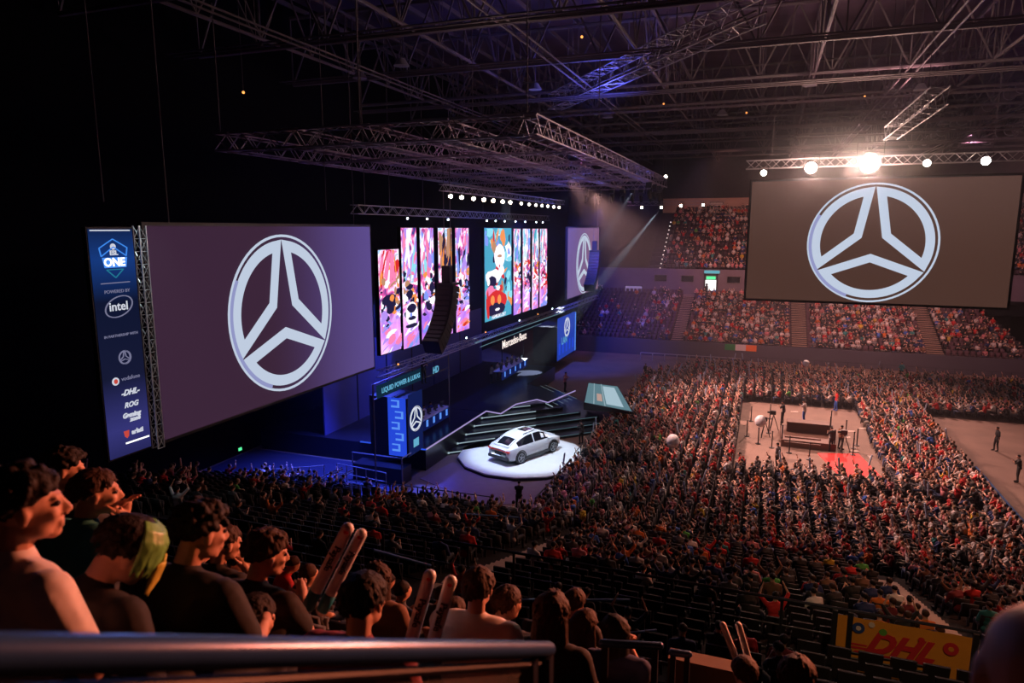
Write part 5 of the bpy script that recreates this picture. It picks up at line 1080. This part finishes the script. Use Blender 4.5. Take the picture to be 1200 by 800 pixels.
# --- crowd stuff: low meshes joined into one object per stand
def lp_person(kw, far=False):
    b, hc, hx = skeleton(**kw); mb = MB()
    if far:
        t = b['torso']; mb.tube(t[0][0].lerp(t[0][1], .5), t[3][0].lerp(t[3][1], .5) + Vector((0, 0, .16)), .15, .19, n=5, mi=2); mb.ell(hc, (.09, .10, .125), None, 5, 4, 0); mb.ell(hc + Vector((0, -.02, .03)), (.098, .105, .11), None, 5, 4, 1)
        for q in b['fore']: mb.tube(q[0], q[1], .045, n=3, mi=0)
        for q in b['upper']: mb.tube(q[0], q[1], .06, n=3, mi=2)
        for q in b['leg']: mb.tube(q[0], q[1], .08, n=3, mi=3)
    else:
        t = b['torso']; a = t[0][0].lerp(t[0][1], .5); c = t[3][0].lerp(t[3][1], .5); e_ = t[4][0].lerp(t[4][1], .5)
        mb.tube(a, c, .15, .17, n=7, mi=2); mb.tube(c, e_, .17, .19, n=7, mi=2); mb.tube(e_, e_ + (e_ - c) * .8, .19, .07, n=7, mi=2)
        mb.ell(hc + hx @ Vector((0, .01, -.01)), (.078, .095, .115), hx, 7, 6, 0); mb.ell(hc + hx @ Vector((0, -.022, .03)), (.088, .095, .095), hx, 7, 6, 1); mb.tube(e_, hc, .06, .05, n=5, mi=0)
        for q in b['fore']: mb.tube(q[0], q[1], .045, .035, n=4, mi=0)
        for q in b['hand']: mb.tube(q[0], q[1] + (q[1] - q[0]) * .8, .038, .025, n=4, mi=0)
        for q in b['upper']: mb.tube(q[0], q[1], .065, .05, n=5, mi=2)
        for q in b['leg'] + b['shin']: mb.tube(q[0], q[1], q[2], q[3], n=4, mi=3)
    v = np.array([tuple(p) for p in mb.v], dtype=np.float32); ls = np.concatenate([np.array(f, dtype=np.int32) for f in mb.f]); lt = np.array([len(f) for f in mb.f], dtype=np.int32)
    return v, ls, lt, np.array(mb.m)
SK = np.array([.68, .42, .32]); TR = np.array([.02, .02, .03])
class Bulk:
    def __init__(s): s.V = []; s.L = []; s.T = []; s.K = []; s.n = 0
    def add(s, base, x, y, z, rot, cols, sc=1.0):
        v, ls, lt, cl = base; c, q = math.cos(rot), math.sin(rot); w_ = v * sc
        o = np.empty_like(w_); o[:, 0] = w_[:, 0] * c - w_[:, 1] * q + x; o[:, 1] = w_[:, 0] * q + w_[:, 1] * c + y; o[:, 2] = w_[:, 2] + z
        s.V.append(o); s.L.append(ls + s.n); s.T.append(lt); s.K.append(cols[cl]); s.n += len(v)
    def finish(s, name, label, cat, m):
        V = np.concatenate(s.V); L_ = np.concatenate(s.L); T_ = np.concatenate(s.T); K = np.concatenate(s.K)
        me = bpy.data.meshes.new(name); me.vertices.add(len(V)); me.vertices.foreach_set('co', V.ravel().astype(np.float32)); me.loops.add(len(L_)); me.loops.foreach_set('vertex_index', L_.astype(np.int32))
        me.polygons.add(len(T_)); st_ = np.concatenate([[0], np.cumsum(T_)[:-1]]).astype(np.int32); me.polygons.foreach_set('loop_start', st_)
        me.update(calc_edges=True); me.validate()
        a = me.attributes.new('tint', 'FLOAT_COLOR', 'FACE'); cc = np.ones((len(me.polygons), 4), dtype=np.float32); cc[:len(K), :3] = K[:len(me.polygons)]; a.data.foreach_set('color', cc.ravel())
        me.materials.append(m); o = link(name, me); tag(o, label, cat, None, 'stuff'); return o
LP = [lp_person(k) for _, k in poses] + [lp_person(dict(lean=.1, arms=('clap', 'raise'), head=(.4, 0, 0))), lp_person(dict(lean=.2, arms=('lap', 'raise'), head=(-.5, .1, 0)))]
LF = [lp_person(k, True) for _, k in poses]
def cols_for(r, tab=SH):
    s = np.array(COLS[wpick(r, tab)]); h = np.array([.02, .012, .008]) if r.random() < .6 else (np.array([.10, .05, .025]) if r.random() < .8 else np.array([.30, .20, .09]))
    k = r.uniform(.75, 1.2); t = TR if r.random() < .6 else np.array([.04, .07, .16]) if r.random() < .7 else np.array([.2, .18, .15]); return np.array([SK * k, h, s * r.uniform(.8, 1.15), t])
def chair_base():
    mb = MB(); mb.box((-.22, -.05, .42), (.22, .38, .46)); mb.box((-.22, -.14, .10), (.22, -.10, .88))
    v = np.array(mb.v, dtype=np.float32); return v, np.concatenate([np.array(f, dtype=np.int32) for f in mb.f]), np.array([4] * len(mb.f), dtype=np.int32), np.zeros(len(mb.f), dtype=int)
CH = chair_base(); CHC = np.array([[.03, .025, .03]]); 
crowd = []          # every spectator with (distance, x, y, z, rot, zone)
rc = random.Random(21)
chairs = Bulk()
x = -10.2
def in_void(x, y): return -1.3 < x < 8.1 and 43.5 < y < 62.2
spots = []
while x < 25.2:
    y = 31.7
    while y < 76.2:
        ok = (x < 12.3 or 62 < y) and not in_void(x, y)
        if y > 62 and x < -5 - 1.0 + (76 - y) * -.35: ok = ok and y < 76 - (-5.2 - x) * 1.6
        if abs(x - 3.6) < .9 and y < 46.9 and False: ok = False
        if abs(y - 55) < .6 and x < -1: ok = False
        if abs(y - 41.0) < .55 and x < 12: ok = False
        if ok:
            chairs.add(CH, x, y, 0, R(90), CHC)
            if rc.random() < .93: crowd.append([x + rc.uniform(-.08, .08), y + rc.uniform(-.06, .06), 0, R(90) + rc.uniform(-.5, .35) - (.35 if x > 9 else 0), 'floor'])
        y += .55
    x += .80

stairs_x = [(5.05, 'pale'), (-7.05, 'reddish'), (-17.65, 'dark')]
def seat_phrase(x, i):
    sx, nm = min(stairs_x, key=lambda s: abs(s[0] - x)); k = int(abs(x - sx) / .56); return '%s row up, %s seat %s of %s stair' % (ordn(i + 1), ordn(max(1, k)), 'right' if x > sx else 'left', nm)
seats = []
for i in range(NR):
    y, z = near_row(i); x = -26.2
    while x < 14:
        if not any(abs(x - s[0]) < .72 for s in stairs_x):
            yy = y - .55; vis = -1.65 * yy < x < .305 * yy + 1.5
            if y > 13.4 or i < 19 or True:
                if abs(yy - 15) > .35:
                    if i < 15: p = .62 if x > -6.5 else .30
                    else: p = .16 if x < 1 else .3
                    if 1 <= i <= 5 and -2 < x < 4.2: p = .22
                    if x > .9 and yy < 14.9: p = 0
                    occ = rc.random() < p
                    seats.append((yy, x, z, i, occ, vis))
                    if occ: crowd.append([x, yy, z, rc.uniform(-.35, .35) + (-.15 if x < 0 else .2), ('tier', i)])
        x += .56
def far_people(zone, f, n, x0, x1, p, skip):
    for i in range(n):
        y, z = f(i); x = x0
        while x < x1(i):
            if rc.random() < p(x, i) and not any(abs(x - s) < .95 for s in skip): crowd.append([x + rc.uniform(-.05, .05), y + .30, z, math.pi + rc.uniform(-.4, .4), zone])
            x += .56
far_people('farlow', far_lo, 15, -23, lambda i: 25.8 - i * .22, lambda x, i: (.10 if x < -14.5 else .45 if x < -11.5 else .3 if x < -8 else .88) if x < 18 else .62, [4.1, 17.4, -9.5])
far_people('farup', far_up, 15, -13.2, lambda i: 0 if i < 20 else 0, lambda x, i: .85 - (.35 if x < -11 - i * -.05 else 0), [-30])
far_people('farup', far_up, 15, 24, lambda i: 40, lambda x, i: .8, [-30])
# the largest spectators in view are individuals
near_t = [c for c in crowd if isinstance(c[4], tuple) and -1.62 * c[1] < c[0] < .31 * c[1] + .9 and c[1] > 10.2]
near_t.sort(key=lambda c: math.hypot(c[0], c[1]))
indiv = near_t[:258]; ids = set(id(c) for c in indiv)
for c in indiv:
    v = rc.randrange(len(PV)); col = wpick(rc, SH); nm, mes, hc = PV[v]
    o = link('spectator', rc.choice(mes), None, (c[0], c[1] - .02, c[2] + .0)); o.rotation_euler.z = c[3]; o.color = (*COLS[col], 1); s = rc.uniform(.95, 1.04); o.scale = (s, s, s)
    tag(o, 'person in %s shirt %s, %s' % (col, nm, seat_phrase(c[0], c[4][1])), 'person', 'spectators in the lower tier')
bulks = {k: Bulk() for k in ('floor', 'tier', 'farlow', 'farup')}
SHF = dict(SH); SHF['black'] = 26; SHF['white'] = 20; SHF['red'] = 16; SHF['pink'] = 9; SHF['grey'] = 9
sticks = []
for c in crowd:
    if id(c) in ids: continue
    z = c[4] if isinstance(c[4], str) else 'tier'
    far = z in ('farlow', 'farup')
    bulks[z].add(rc.choice(LF if far else LP), c[0], c[1], c[2], c[3], cols_for(rc, SHF), rc.uniform(.95, 1.05))
    if z == 'floor' and rc.random() < .05: sticks.append((c[0] - .3, c[1], 1.3))
bulks['floor'].finish('floor_crowd', 'dense seated crowd filling the arena floor around the open brown square', 'crowd', M['tint'])
bulks['tier'].finish('tier_crowd', 'sparser seated crowd in the farther dark rows of the lower tier', 'crowd', M['tint'])
bulks['farlow'].finish('far_lower_crowd', 'tiny pinkish crowd in the far lower stand under the centre screen', 'crowd', M['tint'])
bulks['farup'].finish('far_upper_crowd', 'tiny crowd in the far upper stand above the concourse', 'crowd', M['tint'])
chairs.finish('floor_chairs', 'rows of dark chairs under the floor crowd', 'chairs', M['tint'])
fs_ = Bulk()
for i in range(15):
    y, z = far_lo(i); x = -23.4
    while x < 25.8 - i * .22:
        if not any(abs(x - s) < .9 for s in (4.1, 17.4, -9.5)): fs_.add(CH, x, y + .45, z, math.pi, np.array([[.07, .03, .045]]))
        x += .56
    y, z = far_up(i); x = -13.2
    while x < 40:
        if x < 0 or x > 24: fs_.add(CH, x, y + .45, z, math.pi, np.array([[.05, .03, .04]]))
        x += .56
fs_.finish('far_seats', 'rows of reddish seats in the far stands', 'seats', M['tint'])
# seats of the near lower tier
SEATC = (.016, .013, .014)
def seat_meshes():
    bk = MB(); bk.obox((0, -.06, .66), (.21, .022, .23), Matrix.Rotation(R(10), 3, 'X')); bk.box((-.23, -.04, .30), (-.21, .02, .56)).box((.21, -.04, .30), (.23, .02, .56)); bk.box((-.03, -.08, 0), (.03, 0, .44))
    pn = MB(); pn.obox((0, .04, .60), (.20, .03, .19), Matrix.Rotation(R(-8), 3, 'X')); return bk.mesh('backrest', M['seat']), pn.mesh('seat_pan', M['seat'])
bkm, pnm = seat_meshes()
empt = [s for s in seats if not s[4] and s[5] and -1.5 * s[0] < s[1] < .29 * s[0] + .5 and s[0] > 10.6]; empt.sort(key=lambda s: math.hypot(s[0], s[1])); own = set(id(s) for s in empt[:240])
rest = Bulk()
v1 = np.array([tuple(v.co) for v in bkm.vertices] + [tuple(v.co) for v in pnm.vertices], dtype=np.float32); f1 = [list(p.vertices) for p in bkm.polygons] + [[i + len(bkm.vertices) for i in p.vertices] for p in pnm.polygons]
SB = (v1, np.concatenate([np.array(f, dtype=np.int32) for f in f1]), np.array([len(f) for f in f1], dtype=np.int32), np.zeros(len(f1), dtype=int))
for s in seats:
    y, x, z, i, occ, vis = s
    if id(s) in own:
        o = link('stadium_chair', bkm, None, (x, y, z)); link('seat_pan', pnm, o); tag(o, 'empty dark folding chair, ' + seat_phrase(x, i), 'chair', 'empty chairs in the lower tier')
    else: rest.add(SB, x, y, z, 0, np.array([SEATC]))
for k in range(0, 11):
    y, z = up_row(k); x = -14
    while x < 6:
        if not (-.9 < x < .1) and k > 4: rest.add(SB, x, y - .62, z, 0, np.array([SEATC]))
        x += .55
rest.finish('tier_seats', 'remaining dark folding seats of the near tiers', 'seats', M['tint'])
# fillers on the upper tier in front of the camera
rf = random.Random(5); fill = [(170, -4.9, 4.6), (1, -5.6, 4.3), (1, -6.3, 4.9), (1, -7.2, 4.2), (1, -7.8, 5.0), (1, -5.2, 5.6), (1, -4.2, 5.2), (1, -8.8, 5.4), (1, -6.8, 6.0), (1, -3.6, 5.9), (1, -4.4, 7.2), (1, -2.6, 7.4), (1, -3.3, 6.6), (1, -5.9, 7.0), (1, -9.5, 6.1), (1, -3.9, 3.7), (1, -4.6, 3.6), (1, -2.5, 6.3), (1, -5.4, 3.3)]
for _, x, y in fill:
    v = rf.choice([0, 1, 2, 4, 5]); col = wpick(rf, SH); nm, mes, hc = PV[v]; k = round((y + .2) / .8); yy = -.35 + .8 * k
    o = link('spectator', rf.choice(mes), None, (x, yy, 13.80 - UH * k)); o.rotation_euler.z = rf.uniform(-.6, -.1); o.color = (*COLS[col], 1)
    tag(o, 'person in %s shirt %s, upper tier %s row, %s place from the aisle' % (col, nm, ordn(k), ordn(int((-.7 - x) / .55))), 'person', 'spectators in the upper tier')
# --- standing people
def standing(label, x, y, z, rot, shirt, pose=0, trous=None, group=None):
    b, hc, hx = skeleton(stand=True, **[dict(lean=.02, arms=('down', 'down'), stride=.3), dict(lean=.08, arms=('clap', 'clap')), dict(lean=.03, arms=('raise', 'down'))][pose])
    me = classed(b, hc, hx, .034, M['hairdark']); me.materials[2] = cmat(shirt)
    if trous: me.materials[3] = cmat(trous)
    o = link('person', me, None, (x, y, z)); o.rotation_euler.z = rot; tag(o, label, 'person', group)
standing('guard in black standing on the bare floor right of the crowd, upper one', 15.5, 53.6, 0, R(100), 'black', 0, 'black')
standing('guard in black standing on the bare floor at the right edge', 14.9, 47.1, 0, R(80), 'black', 1, 'black')
standing('person in white and blue standing on the camera desk', 3.4, 54.8, .5, R(70), 'white', 1, 'blue')
standing('camera operator in black at the left of the camera desk', 1.9, 54.0, .5, R(90), 'black', 1, 'black')
standing('person in dark clothes at the right front of the camera desk', 4.9, 49.6, 0, R(40), 'charcoal', 1, 'black')
standing('second person in dark clothes at the right front of the camera desk', 5.5, 50.3, 0, R(-60), 'brown', 0, 'black')
standing('dark figure with camera on the purple-lit floor patch below the car', -11.7, 32.7, 0, R(20), 'black', 1, 'black')
standing('person in dark clothes crouching by the barrier right of the car', -11.5, 45.2, 0, R(50), 'charcoal', 1, 'black')
standing('dark figure beyond the stage tip near the far barrier', -10.7, 67.6, 0, R(150), 'black', 0, 'black')
standing('person in red standing at the front of the back crowd block', 6.2, 61.4, 0, R(100), 'red', 0, 'blue')
standing('cameraman standing on top of the near booth', -20.4, 38.6, 5.1, R(-120), 'black', 1, 'black')
standing('person in grey shirt at the lower edge of the open floor', 1.4, 44.6, 0, R(60), 'grey', 0, 'black')
standing('tall person in teal standing behind the back rows', 13.5, 77.2, 0, R(150), 'teal', 0, 'black')
standing('performer in lilac sitting at the stage centre', -15.4, 54.5, 1.37, R(-90), 'pink', 1, 'black')
standing('person bending by the stage tip', -9.4, 47.3, 0, R(100), 'teal', 1, 'black')
for k, y in enumerate([39, 40, 41, 42, 43]): standing('seated-looking near-team player at the long desk, %s from the camera' % ['nearest', 'second', 'third', 'fourth', 'farthest'][k], -22.3, y, .95, R(-90), 'white' if k % 2 else 'navy', 1, 'black', 'near team players')
for k, y in enumerate([55.4, 56.8, 58, 59.3, 60.6]): standing('far-team player behind the desk, %s from the camera' % ['nearest', 'second', 'third', 'fourth', 'farthest'][k], -22.5, y, 1.35, R(-90), 'white', 1, 'black', 'far team players')
# --- cheering sticks
def stick(p, q, r, lb, marks=True, grp='inflatable cheering sticks'):
    p = Vector(p); q = Vector(q); d = (q - p).normalized(); e = empty('cheering_stick', p, lb, 'cheering stick', grp)
    build('tube_body', MB().cap(p, q, r, n=18), M['stick'], e, smooth=True)
    toc = (Vector((0, 0, 15)) - q).normalized(); toc = (toc - d * toc.dot(d)).normalized(); sd = d.cross(toc)
    if marks:
        build('red_tip_patch', MB().ell(q - d * r * .2 + toc * r * .45, (r * .62, r * .62, r * .62), None, 12, 8), M['stickred'], e, smooth=True)
        build('teal_end', MB().tube(p, p + (q - p) * .22, r * 1.02, n=18), M['stickteal'], e, smooth=True)
        text_obj('Paysafe', M['ink'], r * 1.5, p.lerp(q, .66) + toc * (r * 1.03), d * -1, sd * -1 if (d * -1).cross(sd * -1).dot(toc) > 0 else sd, e, bold=.001)
stick((-2.20, 2.79, 13.00), (-1.99, 2.88, 13.44), .034, 'left cheering stick of the pair leaning right, left of the round dark head')
stick((-2.13, 2.82, 12.98), (-1.935, 2.92, 13.40), .032, 'right cheering stick of the pair leaning right, left of the round dark head')
stick((-1.72, 2.92, 12.62), (-1.60, 3.05, 13.16), .036, 'left cheering stick of the upright pair beside the boy in white')
stick((-1.62, 2.98, 12.60), (-1.50, 3.10, 13.12), .036, 'right cheering stick of the upright pair beside the boy in white')
stick((.03, 6.36, 10.72), (-.19, 6.33, 11.26), .032, 'left cheering stick of the crossed pale pair above the brown vomitory wall', False)
stick((.12, 6.42, 10.72), (-.05, 6.38, 11.26), .032, 'right cheering stick of the crossed pale pair above the brown vomitory wall', False)
stick((1.42, 4.05, 12.30), (1.28, 4.0, 12.62), .012, 'thin pale stick held near the right end of the yellow banner', False)
e = empty('mobile_phone', (-1.62, 3.25, 12.86), 'glowing phone held beside the boy in white', 'phone'); build('phone_body', MB().box((-1.645, 3.21, 12.80), (-1.60, 3.23, 12.88)), M['dark'], e); build('phone_screen', MB().box((-1.64, 3.195, 12.805), (-1.605, 3.208, 12.875)), E['phone'], e)
srow = {}
pale = mat('stick_pale', (.35, .42, .55), .5)
for k, (x, y, z) in enumerate(sticks[:110]):
    p = Vector((x, y, z)); a = rc.uniform(-.4, .4); d = Vector((rc.uniform(-.3, .3), a, 1)).normalized()
    mb = MB().cap((0, 0, 0), d * .62, .05, n=7); o = link('cheering_stick', mb.mesh('stick', pale, True), None, p); tag(o, 'pale cheering stick in the %s floor row from the stage, %s of that row' % (ordn(int((x + 10.4) / .8) + 1), ordn(srow.setdefault(int((x + 10.4) / .8), 0) + 1)), 'cheering stick', 'cheering sticks in the floor crowd'); srow[int((x + 10.4) / .8)] += 1

sm = bpy.data.materials.new('lamp_glow_volume'); sm.use_nodes = True; nt = sm.node_tree; nt.nodes.clear()  # volume added so that a glow forms around the blinder lamps
v = nt.nodes.new('ShaderNodeVolumeScatter'); v.inputs['Anisotropy'].default_value = .1
tc = nt.nodes.new('ShaderNodeTexCoord'); mp = nt.nodes.new('ShaderNodeMapping'); mp.inputs['Scale'].default_value = (1 / 7.0, 1 / 4.2, 1 / 3.4)
gr = nt.nodes.new('ShaderNodeTexGradient'); gr.gradient_type = 'QUADRATIC_SPHERE'; ml = nt.nodes.new('ShaderNodeMath'); ml.operation = 'MULTIPLY'; ml.inputs[1].default_value = .05
nt.links.new(tc.outputs['Object'], mp.inputs[0]); nt.links.new(mp.outputs[0], gr.inputs[0]); nt.links.new(gr.outputs['Fac'], ml.inputs[0]); nt.links.new(ml.outputs[0], v.inputs['Density'])
o_ = nt.nodes.new('ShaderNodeOutputMaterial'); nt.links.new(v.outputs[0], o_.inputs['Volume'])
mb = MB().ell((4.2, 45.2, 19.0), (7.0, 4.2, 3.4), None, 24, 16); o = build('lamp_glow_volume', mb, sm, None, (4.2, 45.2, 19.0)); tag(o, 'added volume giving a warm glow around the blinder lamps above the centre screen', 'glow', None, 'stuff')
# ================================================================== HAZE (stage side and back half of the hall only)
hz = bpy.data.materials.new('haze'); hz.use_nodes = True; nt = hz.node_tree; nt.nodes.clear()
v = nt.nodes.new('ShaderNodeVolumeScatter'); v.inputs['Density'].default_value = .0012; v.inputs['Anisotropy'].default_value = .4; v.inputs['Color'].default_value = (.9, .9, 1, 1)
o_ = nt.nodes.new('ShaderNodeOutputMaterial'); nt.links.new(v.outputs[0], o_.inputs['Volume'])
o = struct('haze_volume', MB().box((-32.5, 32, .01), (43.9, 115.9, 30.9)), hz); o['kind'] = 'stuff'; o['label'] = 'thin smoke haze hanging over the stage and the far half of the hall'; o['category'] = 'haze'
